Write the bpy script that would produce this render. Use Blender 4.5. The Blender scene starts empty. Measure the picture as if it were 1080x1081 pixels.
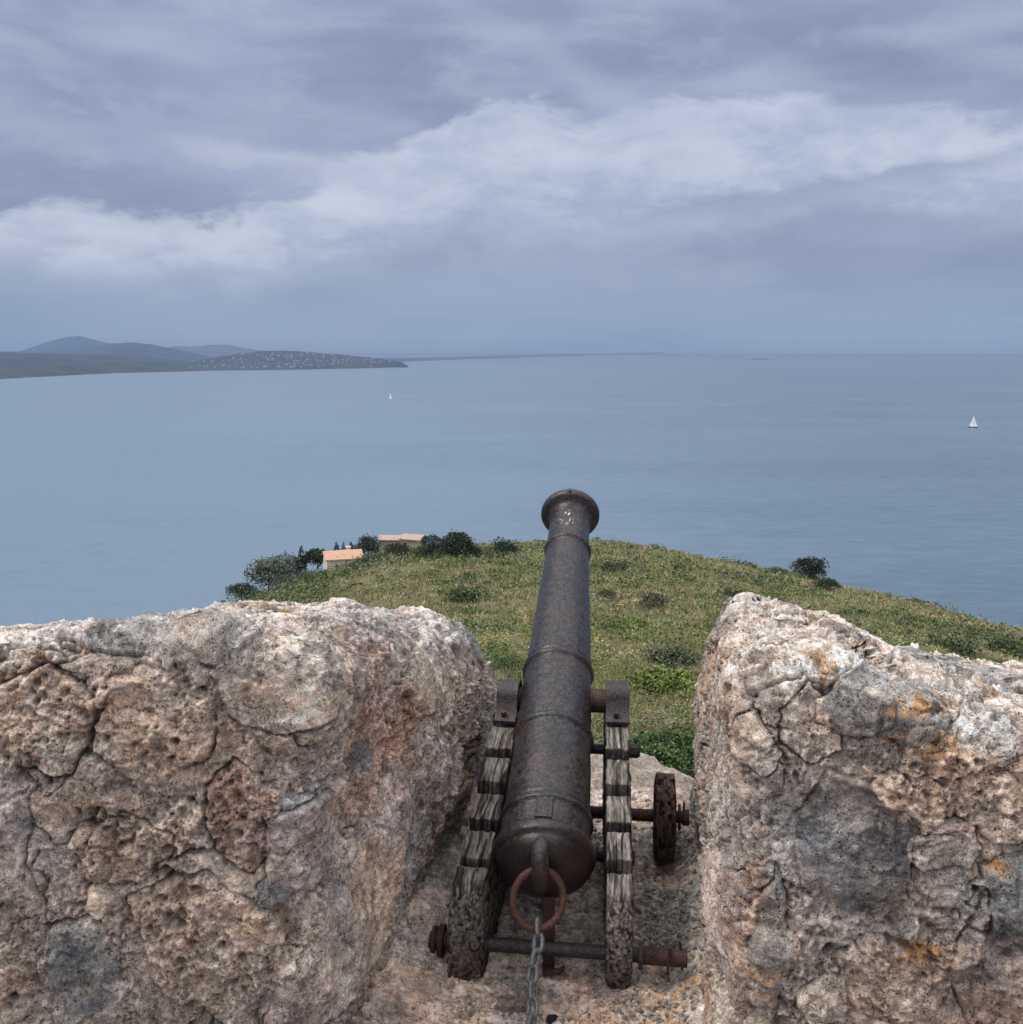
import bpy, math, random, time
_T0 = time.time()
import numpy as np
from mathutils import Vector, Matrix

random.seed(7)
rng = np.random.default_rng(11)
scene = bpy.context.scene
COL = scene.collection
R = math.radians
PITCH = R(8.84)
F = 1083.0            # focal length in photograph pixels
SEA = -100.0

# ---------------------------------------------------------------- camera
cam_d = bpy.data.cameras.new('camera')
cam = bpy.data.objects.new('camera', cam_d)
COL.objects.link(cam)
cam.location = (0, 0, 0)
cam.rotation_euler = (math.pi / 2 - PITCH, 0, 0)
cam_d.lens = 36.07
cam_d.sensor_width = 36
cam_d.clip_start = 0.05
cam_d.clip_end = 200000
scene.camera = cam

cp, sp = math.cos(PITCH), math.sin(PITCH)


def ray(px, py):
    a, b = (px - 540) / F, (540.5 - py) / F
    v = np.array([a, cp + b * sp, -sp + b * cp])
    return v / np.linalg.norm(v)


def project(P):
    x, y, z = P[..., 0], P[..., 1], P[..., 2]
    dep = y * cp - z * sp
    up = y * sp + z * cp
    return 540 + F * x / dep, 540.5 - F * up / dep, dep


def at(px, py, Y):
    d = ray(px, py)
    return d * (Y / d[1])


def atd(px, py, D):
    d = ray(px, py)
    return d * (D / math.hypot(d[0], d[1]))


# ---------------------------------------------------------------- noise (numpy)
_tab = rng.normal(size=(256, 3))
_tab /= np.linalg.norm(_tab, axis=1)[:, None]
_tab = _tab.astype(np.float32)
_tx, _ty, _tz = (np.ascontiguousarray(_tab[:, c]) for c in range(3))
_jit = rng.random((4096, 3)).astype(np.float32)


def _hash(ix, iy, iz, seed=0):
    u = np.uint32
    h = (ix.view(u) * u(73856093)) ^ (iy.view(u) * u(19349663)) ^ (iz.view(u) * u(83492791)) ^ u((seed * 2654435) & 0xffffffff)
    h ^= h >> u(13)
    h *= u(1274126177)
    h ^= h >> u(15)
    return h & u(0x7fffffff)


from concurrent.futures import ThreadPoolExecutor
_pool = ThreadPoolExecutor(4)


def chunked(fn):
    def run(P, *a, **k):
        P = np.asarray(P, dtype=np.float32)
        if len(P) < 40000:
            return fn(P, *a, **k)
        parts = np.array_split(P, max(4, len(P) // 30000))
        res = list(_pool.map(lambda q: fn(q, *a, **k), parts))
        if isinstance(res[0], tuple):
            return tuple(np.concatenate([r_[i] for r_ in res]) for i in range(len(res[0])))
        return np.concatenate(res)
    return run


@chunked
def perlin(P, freq=1.0, seed=0):
    P = np.asarray(P, dtype=np.float32) * np.float32(freq) + np.float32(seed * 17.31 + 0.37)
    I = np.floor(P).astype(np.int32)
    X0, Y0, Z0 = (np.ascontiguousarray(I[:, c]) for c in range(3))
    f = (P - I).astype(np.float32)
    fx, fy, fz_ = (np.ascontiguousarray(f[:, c]) for c in range(3))
    u = f * f * f * (f * (f * 6 - 15) + 10)
    out = np.zeros(len(P), dtype=np.float32)
    for dx in (0, 1):
        wx = u[:, 0] if dx else 1 - u[:, 0]
        for dy in (0, 1):
            wy = u[:, 1] if dy else 1 - u[:, 1]
            for dz in (0, 1):
                wz = u[:, 2] if dz else 1 - u[:, 2]
                h = (_hash(X0 + np.int32(dx), Y0 + np.int32(dy), Z0 + np.int32(dz), seed) & np.uint32(255)).astype(np.intp)
                d = _tx[h] * (fx - np.float32(dx)) + _ty[h] * (fy - np.float32(dy)) + _tz[h] * (fz_ - np.float32(dz))
                out += wx * wy * wz * d
    return out * 1.6


def fbm(P, freq, octs=3, seed=0, gain=0.5):
    s = np.zeros(len(P), dtype=np.float32)
    a = 1.0
    for o in range(octs):
        s += a * perlin(P, freq * 2.03 ** o, seed + o)
        a *= gain
    return s


@chunked
def worley(P, freq, seed=0):
    P = np.asarray(P, dtype=np.float32) * np.float32(freq)
    I = np.floor(P).astype(np.int32)
    X0, Y0, Z0 = (np.ascontiguousarray(I[:, c]) for c in range(3))
    f1 = np.full(len(P), 9.0, dtype=np.float32)
    f2 = np.full(len(P), 9.0, dtype=np.float32)
    idd = np.zeros(len(P), dtype=np.int64)
    for dx in (-1, 0, 1):
        for dy in (-1, 0, 1):
            for dz in (-1, 0, 1):
                cx, cy, cz = X0 + np.int32(dx), Y0 + np.int32(dy), Z0 + np.int32(dz)
                h = _hash(cx, cy, cz, seed).astype(np.int64)
                j = _jit[h & 4095]
                d = np.sqrt((cx + j[:, 0] - P[:, 0]) ** 2 + (cy + j[:, 1] - P[:, 1]) ** 2 + (cz + j[:, 2] - P[:, 2]) ** 2)
                m = d < f1
                f2 = np.where(m, f1, np.minimum(f2, d))
                idd = np.where(m, h, idd)
                f1 = np.where(m, d, f1)
    return f1, f2, idd


def sstep(a, b, x):
    t = np.clip((x - a) / (b - a), 0, 1)
    return t * t * (3 - 2 * t)


# ---------------------------------------------------------------- mesh helpers
def link(name, me, parent=None, mat=None, loc=None):
    o = bpy.data.objects.new(name, me)
    COL.objects.link(o)
    if parent:
        o.parent = parent
    if mat and me is not None:
        me.materials.append(mat)
    if loc is not None:
        o.location = loc
    return o


def mesh_np(name, V, Fq, mat=None, parent=None, col=None, smooth=True, loc=None):
    """V (n,3), Fq (m,4) or (m,3) int array"""
    me = bpy.data.meshes.new(name)
    V = np.asarray(V, dtype=np.float32)
    Fq = np.asarray(Fq, dtype=np.int32)
    k = Fq.shape[1]
    me.vertices.add(len(V))
    me.vertices.foreach_set('co', V.ravel())
    me.loops.add(Fq.size)
    me.loops.foreach_set('vertex_index', Fq.ravel())
    me.polygons.add(len(Fq))
    me.polygons.foreach_set('loop_start', np.arange(0, Fq.size, k, dtype=np.int32))
    me.polygons.foreach_set('use_smooth', np.full(len(Fq), smooth, dtype=bool))
    me.update(calc_edges=True)
    if col is not None:
        c = np.ones((len(V), 4), dtype=np.float32)
        c[:, :col.shape[1]] = col
        at_ = me.color_attributes.new('Col', 'FLOAT_COLOR', 'POINT')
        at_.data.foreach_set('color', c.ravel())
    me.validate(clean_customdata=False)
    return link(name, me, parent, mat, loc)


def tag(o, label, cat, group=None, kind=None):
    if label:
        o['label'] = label
    if cat:
        o['category'] = cat
    if group:
        o['group'] = group
    if kind:
        o['kind'] = kind
    return o


def empty(name, loc, label, cat, group=None, rot=None):
    o = bpy.data.objects.new(name, None)
    COL.objects.link(o)
    o.location = loc
    o.empty_display_size = 0.1
    if rot:
        o.rotation_euler = rot
    return tag(o, label, cat, group)


def vnormals(V, Fq):
    a = V[Fq[:, 2]] - V[Fq[:, 0]]
    b = V[Fq[:, -1]] - V[Fq[:, 1]]
    n = np.cross(a, b)
    out = np.zeros_like(V)
    for c in range(3):
        acc = np.zeros(len(V))
        for k in range(Fq.shape[1]):
            acc += np.bincount(Fq[:, k], weights=n[:, c], minlength=len(V))
        out[:, c] = acc
    return out / (np.linalg.norm(out, axis=1)[:, None] + 1e-12)


def boxgrid(us, vs, ws):
    """surface grid of a box; returns (n,3) param coordinates and quads, welded"""
    us, vs, ws = map(np.asarray, (us, vs, ws))
    nu, nv, nw = len(us), len(vs), len(ws)
    keys, faces, off = [], [], 0

    def face(A, B, fn, flip):
        nonlocal off
        na, nb = A, B
        ii, jj = np.meshgrid(np.arange(na), np.arange(nb), indexing='ij')
        i, j, k = fn(ii, jj)
        keys.append(((i * nv + j) * nw + k).ravel().astype(np.int64))
        idx = np.arange(na * nb).reshape(na, nb) + off
        q = np.stack([idx[:-1, :-1], idx[1:, :-1], idx[1:, 1:], idx[:-1, 1:]], -1).reshape(-1, 4)
        faces.append(q[:, ::-1] if flip else q)
        off += na * nb
    z = lambda a: np.zeros_like(a)
    face(nv, nw, lambda a, b: (z(a), a, b), True)
    face(nv, nw, lambda a, b: (z(a) + nu - 1, a, b), False)
    face(nu, nw, lambda a, b: (a, z(a), b), False)
    face(nu, nw, lambda a, b: (a, z(a) + nv - 1, b), True)
    face(nu, nv, lambda a, b: (a, b, z(a)), True)
    face(nu, nv, lambda a, b: (a, b, z(a) + nw - 1), False)
    keys = np.concatenate(keys)
    uq, inv = np.unique(keys, return_inverse=True)
    Fq = inv[np.concatenate(faces)]
    k = uq % nw
    j = (uq // nw) % nv
    i = uq // (nw * nv)
    return np.stack([us[i], vs[j], ws[k]], 1).astype(np.float64), Fq.astype(np.int32)


def spaced(*seg):
    """seg = (start, end, step), (end, step)... piecewise spacing"""
    a, b, s = seg[0]
    out = [np.linspace(a, b, max(2, int(round(abs(b - a) / s)) + 1))]
    cur = b
    for e, s in seg[1:]:
        out.append(np.linspace(cur, e, max(2, int(round(abs(e - cur) / s)) + 1))[1:])
        cur = e
    return np.concatenate(out)


class MB:
    """collects simple shapes into one mesh"""
    def __init__(self):
        self.V, self.F = [], []

    def add(self, verts, faces, M=None):
        o = len(self.V)
        for v in verts:
            self.V.append(tuple((M @ Vector(v)) if M else v))
        for f in faces:
            self.F.append([i + o for i in f])

    def box(self, c, s, M=None, bev=0.0):
        x, y, z = s[0] / 2, s[1] / 2, s[2] / 2
        b = min(bev, x * .9, y * .9, z * .9)
        T = Matrix.Translation(c) @ (M or Matrix())
        if b <= 0:
            v = [(sx * x, sy * y, sz * z) for sx in (-1, 1) for sy in (-1, 1) for sz in (-1, 1)]
            f = [(0, 1, 3, 2), (4, 6, 7, 5), (0, 4, 5, 1), (2, 3, 7, 6), (0, 2, 6, 4), (1, 5, 7, 3)]
            self.add(v, f, T)
            return
        import bmesh
        bm = bmesh.new()
        bmesh.ops.create_cube(bm, size=1)
        for v in bm.verts:
            v.co = Vector((v.co.x * 2 * x, v.co.y * 2 * y, v.co.z * 2 * z))
        bmesh.ops.bevel(bm, geom=bm.edges[:], offset=b, segments=2, affect='EDGES', profile=0.6)
        self.add([v.co[:] for v in bm.verts], [[v.index for v in f.verts] for f in bm.faces], T)
        bm.free()

    def tube(self, pts, rad, seg=16, closed=False, cap=True, squash=None):
        pts = [Vector(p) for p in pts]
        n = len(pts)
        if not hasattr(rad, '__len__'):
            rad = [rad] * n
        rings = []
        prev = None
        for i in range(n):
            if closed:
                t = (pts[(i + 1) % n] - pts[i - 1]).normalized()
            else:
                t = (pts[min(i + 1, n - 1)] - pts[max(i - 1, 0)]).normalized()
            if prev is None:
                a = Vector((0, 0, 1)) if abs(t.z) < .9 else Vector((1, 0, 0))
                nrm = t.cross(a).normalized()
            else:
                nrm = (prev - t * prev.dot(t)).normalized()
            prev = nrm
            bn = t.cross(nrm)
            ring = []
            for k in range(seg):
                an = 2 * math.pi * k / seg
                ring.append(pts[i] + (nrm * math.cos(an) * (squash or 1) + bn * math.sin(an)) * rad[i])
            rings.append(ring)
        base = len(self.V)
        for r_ in rings:
            self.V += [tuple(p) for p in r_]
        m = n if closed else n - 1
        for i in range(m):
            a, b = base + i * seg, base + ((i + 1) % n) * seg
            for k in range(seg):
                k2 = (k + 1) % seg
                self.F.append([a + k, a + k2, b + k2, b + k])
        if cap and not closed:
            self.F.append([base + k for k in range(seg)][::-1])
            self.F.append([base + (n - 1) * seg + k for k in range(seg)])

    def build(self, name, mat, parent=None, smooth=True, loc=None, angle=40):
        import bmesh
        me = bpy.data.meshes.new(name)
        me.from_pydata(self.V, [], self.F)
        bm = bmesh.new()
        bm.from_mesh(me)
        bmesh.ops.recalc_face_normals(bm, faces=bm.faces[:])
        for f in bm.faces:
            f.smooth = smooth
        for e in bm.edges:
            if len(e.link_faces) == 2 and e.calc_face_angle(0) > R(angle):
                e.smooth = False
        bm.to_mesh(me)
        bm.free()
        return link(name, me, parent, mat, loc)


# ---------------------------------------------------------------- node helper
class NT:
    def __init__(self, tree):
        self.t = tree
        self.n = tree.nodes
        self.l = tree.links

    def new(self, typ, **kw):
        nd = self.n.new(typ)
        for k, v in kw.items():
            setattr(nd, k, v)
        return nd

    def put(self, sock, v):
        if isinstance(v, bpy.types.NodeSocket):
            self.l.new(v, sock)
        elif v is not None:
            sock.default_value = v

    def math(self, op, a, b=None, c=None, clamp=False):
        nd = self.new('ShaderNodeMath', operation=op, use_clamp=clamp)
        self.put(nd.inputs[0], a)
        if b is not None:
            self.put(nd.inputs[1], b)
        if c is not None:
            self.put(nd.inputs[2], c)
        return nd.outputs[0]

    def mix(self, fac, a, b, typ='RGBA', blend='MIX'):
        nd = self.new('ShaderNodeMix', data_type=typ, blend_type=blend) if typ == 'RGBA' else self.new('ShaderNodeMix', data_type=typ)
        i0, i1 = {'RGBA': (6, 7), 'FLOAT': (2, 3), 'VECTOR': (4, 5)}[typ]
        o = {'RGBA': 2, 'FLOAT': 0, 'VECTOR': 1}[typ]
        self.put(nd.inputs[0], fac)
        self.put(nd.inputs[i0], a)
        self.put(nd.inputs[i1], b)
        return nd.outputs[o]

    def noise(self, vec, scale, detail=4, rough=.5, dist=0.0, out=0, lac=2.0):
        nd = self.new('ShaderNodeTexNoise')
        self.put(nd.inputs['Vector'], vec)
        nd.inputs['Scale'].default_value = scale
        nd.inputs['Detail'].default_value = detail
        nd.inputs['Roughness'].default_value = rough
        nd.inputs['Distortion'].default_value = dist
        nd.inputs['Lacunarity'].default_value = lac
        return nd.outputs[out]

    def voro(self, vec, scale, feature='F1', out=0, rnd=1.0):
        nd = self.new('ShaderNodeTexVoronoi', feature=feature)
        self.put(nd.inputs['Vector'], vec)
        nd.inputs['Scale'].default_value = scale
        nd.inputs['Randomness'].default_value = rnd
        return nd.outputs[out]

    def ramp(self, fac, stops, interp='LINEAR'):
        nd = self.new('ShaderNodeValToRGB')
        cr = nd.color_ramp
        cr.interpolation = interp
        while len(cr.elements) < len(stops):
            cr.elements.new(0.5)
        for e, (p, c) in zip(cr.elements, stops):
            e.position = p
            e.color = (c, c, c, 1) if not hasattr(c, '__len__') else (*c[:3], 1)
        self.put(nd.inputs[0], fac)
        return nd.outputs[0]

    def smooth(self, a, b, x):
        nd = self.new('ShaderNodeMapRange', interpolation_type='SMOOTHSTEP')
        self.put(nd.inputs[0], x)
        self.put(nd.inputs[1], a)
        self.put(nd.inputs[2], b)
        nd.inputs[3].default_value = 0
        nd.inputs[4].default_value = 1
        return nd.outputs[0]

    def mapping(self, vec, scale=(1, 1, 1), loc=(0, 0, 0), rot=(0, 0, 0)):
        nd = self.new('ShaderNodeMapping')
        self.put(nd.inputs[0], vec)
        nd.inputs['Scale'].default_value = scale
        nd.inputs['Location'].default_value = loc
        nd.inputs['Rotation'].default_value = rot
        return nd.outputs[0]

    def bump(self, h, strength=.5, dist=.01, normal=None):
        nd = self.new('ShaderNodeBump')
        nd.inputs['Strength'].default_value = strength
        nd.inputs['Distance'].default_value = dist
        self.put(nd.inputs['Height'], h)
        if normal is not None:
            self.put(nd.inputs['Normal'], normal)
        return nd.outputs[0]


def material(name):
    m = bpy.data.materials.new(name)
    m.use_nodes = True
    nt = NT(m.node_tree)
    bsdf = m.node_tree.nodes['Principled BSDF']
    out = m.node_tree.nodes['Material Output']
    return m, nt, bsdf, out


HAZE = (0.262, 0.325, 0.478)


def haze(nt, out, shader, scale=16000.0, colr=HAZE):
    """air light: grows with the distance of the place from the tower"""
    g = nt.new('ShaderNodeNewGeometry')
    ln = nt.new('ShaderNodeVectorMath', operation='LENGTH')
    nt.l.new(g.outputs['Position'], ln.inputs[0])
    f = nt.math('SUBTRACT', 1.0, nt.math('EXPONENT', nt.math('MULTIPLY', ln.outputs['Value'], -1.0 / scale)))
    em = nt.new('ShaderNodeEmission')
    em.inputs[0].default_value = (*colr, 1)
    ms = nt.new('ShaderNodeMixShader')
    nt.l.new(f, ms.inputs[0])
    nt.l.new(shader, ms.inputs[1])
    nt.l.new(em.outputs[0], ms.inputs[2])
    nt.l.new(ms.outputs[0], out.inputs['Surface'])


# ---------------------------------------------------------------- materials
def mat_rock():
    m, nt, b, out = material('rubble_stone')
    at_ = nt.new('ShaderNodeAttribute', attribute_name='Col')
    pos = nt.new('ShaderNodeNewGeometry').outputs['Position']
    n1 = nt.noise(pos, 70, 7, .72)
    n2 = nt.noise(pos, 260, 4, .65)
    n3 = nt.noise(pos, 22, 5, .65)
    v = nt.math('ADD', nt.math('MULTIPLY', n1, .9), nt.math('ADD', nt.math('MULTIPLY', n2, .6), nt.math('MULTIPLY', n3, .45)))
    v = nt.smooth(.76, 1.20, v)
    k = nt.math('ADD', .50, nt.math('MULTIPLY', v, 1.32))
    vm = nt.new('ShaderNodeVectorMath', operation='SCALE')
    nt.l.new(at_.outputs['Color'], vm.inputs[0])
    nt.l.new(k, vm.inputs['Scale'])
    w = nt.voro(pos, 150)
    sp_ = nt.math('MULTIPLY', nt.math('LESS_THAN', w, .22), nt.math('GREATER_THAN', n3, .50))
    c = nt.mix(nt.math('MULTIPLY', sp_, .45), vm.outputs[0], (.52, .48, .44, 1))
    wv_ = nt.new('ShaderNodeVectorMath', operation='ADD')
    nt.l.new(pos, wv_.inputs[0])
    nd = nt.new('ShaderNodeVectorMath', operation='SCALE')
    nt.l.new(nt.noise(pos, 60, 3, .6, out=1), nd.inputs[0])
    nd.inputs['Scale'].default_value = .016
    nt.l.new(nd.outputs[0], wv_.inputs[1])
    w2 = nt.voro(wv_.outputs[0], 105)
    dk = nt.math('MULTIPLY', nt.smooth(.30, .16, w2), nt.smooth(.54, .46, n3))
    c = nt.mix(nt.math('MULTIPLY', dk, .75), c, (.04, .033, .03, 1))  # occlusion in the pits painted into the colour, likewise the finer set
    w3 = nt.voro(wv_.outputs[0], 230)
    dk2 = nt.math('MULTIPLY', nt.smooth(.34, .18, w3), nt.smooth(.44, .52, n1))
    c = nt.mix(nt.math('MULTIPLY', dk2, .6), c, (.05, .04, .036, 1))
    nt.l.new(c, b.inputs['Base Color'])
    b.inputs['Roughness'].default_value = .93
    b.inputs['Specular IOR Level'].default_value = .22
    h = nt.math('ADD', nt.math('MULTIPLY', n1, 1.3), nt.math('MULTIPLY', n2, .45))
    h = nt.math('SUBTRACT', h, nt.math('MULTIPLY', dk, .6))
    h = nt.math('SUBTRACT', h, nt.math('MULTIPLY', dk2, .4))
    nt.l.new(nt.bump(h, 1.0, .012), b.inputs['Normal'])
    return m


def mat_wood():
    m, nt, b, out = material('weathered_wood')
    at_ = nt.new('ShaderNodeAttribute', attribute_name='Col')
    tc = nt.new('ShaderNodeTexCoord').outputs['Object']
    st = nt.mapping(tc, scale=(7, .45, 3))
    n1 = nt.noise(st, 30, 4, .6, .3)
    n2 = nt.noise(tc, 40, 4, .6)
    k = nt.math('ADD', .45, nt.math('ADD', nt.math('MULTIPLY', nt.smooth(.35, .65, n1), .85), nt.math('MULTIPLY', n2, .25)))
    vm = nt.new('ShaderNodeVectorMath', operation='SCALE')
    nt.l.new(at_.outputs['Color'], vm.inputs[0])
    nt.l.new(k, vm.inputs['Scale'])
    nt.l.new(vm.outputs[0], b.inputs['Base Color'])
    b.inputs['Roughness'].default_value = .88
    b.inputs['Specular IOR Level'].default_value = .2
    nt.l.new(nt.bump(n1, .7, .004), b.inputs['Normal'])
    return m


def mat_iron(name, base, dark, rust, rust_amt=.5, rough=.55, scale=1.0, metallic=.35, flakes=False, attr=False):
    m, nt, b, out = material(name)
    tc = nt.new('ShaderNodeTexCoord').outputs['Object']
    n1 = nt.noise(tc, 9 * scale, 5, .65)
    n2 = nt.noise(tc, 60 * scale, 5, .7)
    n3 = nt.noise(tc, 150 * scale, 3, .6)
    n4 = nt.noise(tc, 30 * scale, 4, .6, out=1)
    c = nt.mix(nt.smooth(.38, .62, n2), (*dark, 1), (*base, 1))
    # fine salt-and-pepper pitting
    c = nt.mix(nt.math('MULTIPLY', nt.smooth(.52, .62, n3), .75), c, (base[0] * 1.9, base[1] * 1.9, base[2] * 1.95, 1))
    c = nt.mix(nt.math('MULTIPLY', nt.smooth(.47, .36, n3), .6), c, (dark[0] * .4, dark[1] * .4, dark[2] * .4, 1))
    rm = nt.math('MULTIPLY', nt.smooth(.50, .66, nt.math('ADD', nt.math('MULTIPLY', n1, .55), nt.math('MULTIPLY', n2, .45))), rust_amt)
    c = nt.mix(rm, c, (*rust, 1))
    if flakes:
        sep = nt.new('ShaderNodeSeparateXYZ')
        nt.l.new(tc, sep.inputs[0])
        # white patches just behind the muzzle, upper side
        band = nt.math('MULTIPLY', nt.smooth(1.455, 1.49, sep.outputs[1]), nt.smooth(1.60, 1.56, sep.outputs[1]))
        fl = nt.smooth(.60, .65, nt.noise(nt.mapping(tc, scale=(1, .55, 1), loc=(4.2, 0.3, 1)), 42, 6, .7))
        fl = nt.math('MULTIPLY', nt.math('MULTIPLY', fl, band), nt.math('GREATER_THAN', sep.outputs[2], .035))
        c = nt.mix(nt.math('MULTIPLY', fl, .8), c, (.66, .66, .64, 1))
        blk = nt.noise(nt.mapping(tc, scale=(1, .6, 1), loc=(7, 1, 3)), 7, 6, .7)
        c = nt.mix(nt.math('MULTIPLY', nt.smooth(.50, .64, blk), .7), c, (.010, .010, .013, 1))
        fleck = nt.math('MULTIPLY', nt.math('GREATER_THAN', nt.noise(nt.mapping(tc, loc=(2, 9, 4)), 95, 3, .6), .62), nt.smooth(.44, .56, n1))
        c = nt.mix(nt.math('MULTIPLY', fleck, .8), c, (.11, .030, .024, 1))
        # red primer showing in spots
        rp = nt.math('MULTIPLY', nt.math('GREATER_THAN', nt.noise(nt.mapping(tc, loc=(1.3, 2, 5)), 17, 5, .75), .66), .65)
        c = nt.mix(rp, c, (.13, .03, .022, 1))
        # rusty rear of the breech, with its shade painted in
        bk = nt.math('MULTIPLY', nt.smooth(.0, -.05, sep.outputs[1]), nt.smooth(.38, .6, n1))
        c = nt.mix(nt.math('MULTIPLY', bk, .75), c, (.035, .012, .010, 1))
        c = nt.mix(nt.math('MULTIPLY', nt.smooth(-.04, -.07, sep.outputs[1]), .55), c, (.010, .008, .008, 1))  # breech shade painted near black into the colour
    nt.l.new(c, b.inputs['Base Color'])
    b.inputs['Metallic'].default_value = metallic
    nt.l.new(nt.math('ADD', rough - .12, nt.math('MULTIPLY', n2, .3)), b.inputs['Roughness'])
    h = nt.math('ADD', nt.math('MULTIPLY', n2, 1), nt.math('MULTIPLY', n3, .7))
    nt.l.new(nt.bump(h, .45, .003), b.inputs['Normal'])
    return m


def mat_plain(name, c, rough=.8, metallic=0, noise=0.25, scale=8, hz=False, bump=0):
    m, nt, b, out = material(name)
    pos = nt.new('ShaderNodeNewGeometry').outputs['Position']
    n = nt.noise(pos, scale, 5, .6)
    cc = nt.mix(n, tuple(x * (1 - noise) for x in c) + (1,), tuple(min(1, x * (1 + noise)) for x in c) + (1,))
    nt.l.new(cc, b.inputs['Base Color'])
    b.inputs['Roughness'].default_value = rough
    b.inputs['Metallic'].default_value = metallic
    if bump:
        nt.l.new(nt.bump(n, .5, bump), b.inputs['Normal'])
    if hz:
        haze(nt, out, b.outputs[0])
    return m


def mat_leaf(name, hz=True, rough=.7):
    m, nt, b, out = material(name)
    at_ = nt.new('ShaderNodeAttribute', attribute_name='Col')
    nt.l.new(at_.outputs['Color'], b.inputs['Base Color'])
    b.inputs['Roughness'].default_value = rough
    b.inputs['Specular IOR Level'].default_value = .25
    if hz:
        haze(nt, out, b.outputs[0], 16000.0)
    return m


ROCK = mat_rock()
WOOD = mat_wood()
GUN = mat_iron('painted_gun_iron', (.036, .034, .038), (.009, .0085, .010), (.070, .024, .022), .32, .37, .8, .2, flakes=True)
IRON_DARK = mat_iron('dark_iron', (.048, .044, .046), (.014, .012, .013), (.06, .025, .018), .5, .5, 1.5, .3)
IRON_RUST = mat_iron('rusty_iron', (.055, .027, .022), (.022, .012, .011), (.11, .038, .022), .8, .7, 1.6, .1)
RING_RUST = mat_iron('ring_rust', (.090, .036, .027), (.036, .017, .014), (.16, .062, .036), .8, .65, 2.2, .1)
CHAIN_M = mat_iron('galvanised_chain', (.22, .23, .24), (.09, .095, .10), (.10, .07, .055), .35, .5, 2.2, .6)
LEAF = mat_leaf('leaves')

# ---------------------------------------------------------------- sky
SUN_EL, SUN_AZ = R(58), R(262)      # azimuth clockwise from +Y: behind left
w = bpy.data.worlds.new('World')
scene.world = w
w.use_nodes = True
wt = NT(w.node_tree)
bg = w.node_tree.nodes['Background']
tc = wt.new('ShaderNodeTexCoord').outputs['Generated']
nrm = wt.new('ShaderNodeVectorMath', operation='NORMALIZE')
wt.l.new(tc, nrm.inputs[0])
sx = wt.new('ShaderNodeSeparateXYZ')
wt.l.new(nrm.outputs[0], sx.inputs[0])
X, Y, Z = sx.outputs
el = wt.math('MULTIPLY', wt.math('ARCSINE', Z), 180 / math.pi)
az = wt.math('MULTIPLY', wt.math('ARCTAN2', X, Y), 180 / math.pi)
cmb = wt.new('ShaderNodeCombineXYZ')
wt.l.new(az, cmb.inputs[0])
wt.l.new(el, cmb.inputs[1])
AE = cmb.outputs[0]


def curve_node(x, pts, lo, hi):
    """piecewise smooth curve through pts=(x,y); x range lo..hi, y in degrees"""
    t = wt.math('DIVIDE', wt.math('SUBTRACT', x, lo), hi - lo, clamp=True)
    nd = wt.new('ShaderNodeFloatCurve')
    cv = nd.mapping.curves[0]
    P = [((a - lo) / (hi - lo), b / 30.0) for a, b in pts]
    cv.points[0].location = P[0]
    cv.points[1].location = P[-1]
    for p in P[1:-1]:
        cv.points.new(*p)
    nd.mapping.update()
    wt.l.new(t, nd.inputs['Value'])
    return wt.math('MULTIPLY', nd.outputs[0], 30.0)


def pel(px, py):
    d = ray(px, py)
    return math.degrees(math.atan2(d[0], d[1])), math.degrees(math.asin(d[2]))


# domain-warped coordinates
wn = wt.noise(wt.mapping(AE, scale=(.07, .16, 1)), 1.0, 5, .6, out=1)
wv = wt.new('ShaderNodeVectorMath', operation='SUBTRACT')
wt.l.new(wn, wv.inputs[0])
wv.inputs[1].default_value = (.5, .5, .5)
ws_ = wt.new('ShaderNodeVectorMath', operation='MULTIPLY')
wt.l.new(wv.outputs[0], ws_.inputs[0])
ws_.inputs[1].default_value = (6, 2.2, 0)
wa = wt.new('ShaderNodeVectorMath', operation='ADD')
wt.l.new(AE, wa.inputs[0])
wt.l.new(ws_.outputs[0], wa.inputs[1])
WAE = wa.outputs[0]
sepw = wt.new('ShaderNodeSeparateXYZ')
wt.l.new(WAE, sepw.inputs[0])
elw = sepw.outputs[1]
elh = wt.mix(.45, el, elw, 'FLOAT')       # half warped elevation

fine = wt.noise(wt.mapping(WAE, scale=(.15, .32, 1)), 1.0, 8, .53)
fine2 = wt.noise(wt.mapping(WAE, scale=(.06, .17, 1), loc=(5.3, 1.1, 0), rot=(0, 0, -.12)), 1.0, 7, .5)
wisp = wt.noise(wt.mapping(WAE, scale=(.075, .34, 1), loc=(2.3, 7.7, 0), rot=(0, 0, .10)), 1.0, 7, .53)
broad = wt.noise(wt.mapping(AE, scale=(.055, .13, 1), loc=(9.1, 3.3, 0)), 1.0, 4, .5)

top_pts = [pel(*p) for p in [(-300, 250), (0, 232), (60, 214), (130, 226), (230, 226), (300, 212), (345, 180), (420, 150), (480, 125), (540, 108), (620, 128), (690, 112), (760, 103), (830, 92), (900, 112), (1000, 108), (1080, 120), (1400, 90)]]
bot_pts = [pel(*p) for p in [(-300, 300), (0, 275), (120, 292), (250, 300), (330, 288), (450, 262), (560, 238), (700, 235), (830, 215), (950, 205), (1080, 225), (1400, 200)]]
lo_, hi_ = -42, 42
eT = curve_node(az, top_pts, lo_, hi_)
eB = curve_node(az, bot_pts, lo_, hi_)
puff = wt.noise(wt.mapping(AE, scale=(.20, .44, 1), loc=(3, 8, 0)), 1.0, 11, .66, .25)
jn = wt.math('ADD', wt.math('MULTIPLY', wt.math('SUBTRACT', fine, .5), 2.6), wt.math('MULTIPLY', wt.math('SUBTRACT', puff, .5), 4.4))
eln = wt.math('ADD', elh, jn)
mT = wt.smooth(.36, -.62, wt.math('SUBTRACT', eln, eT))
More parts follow.
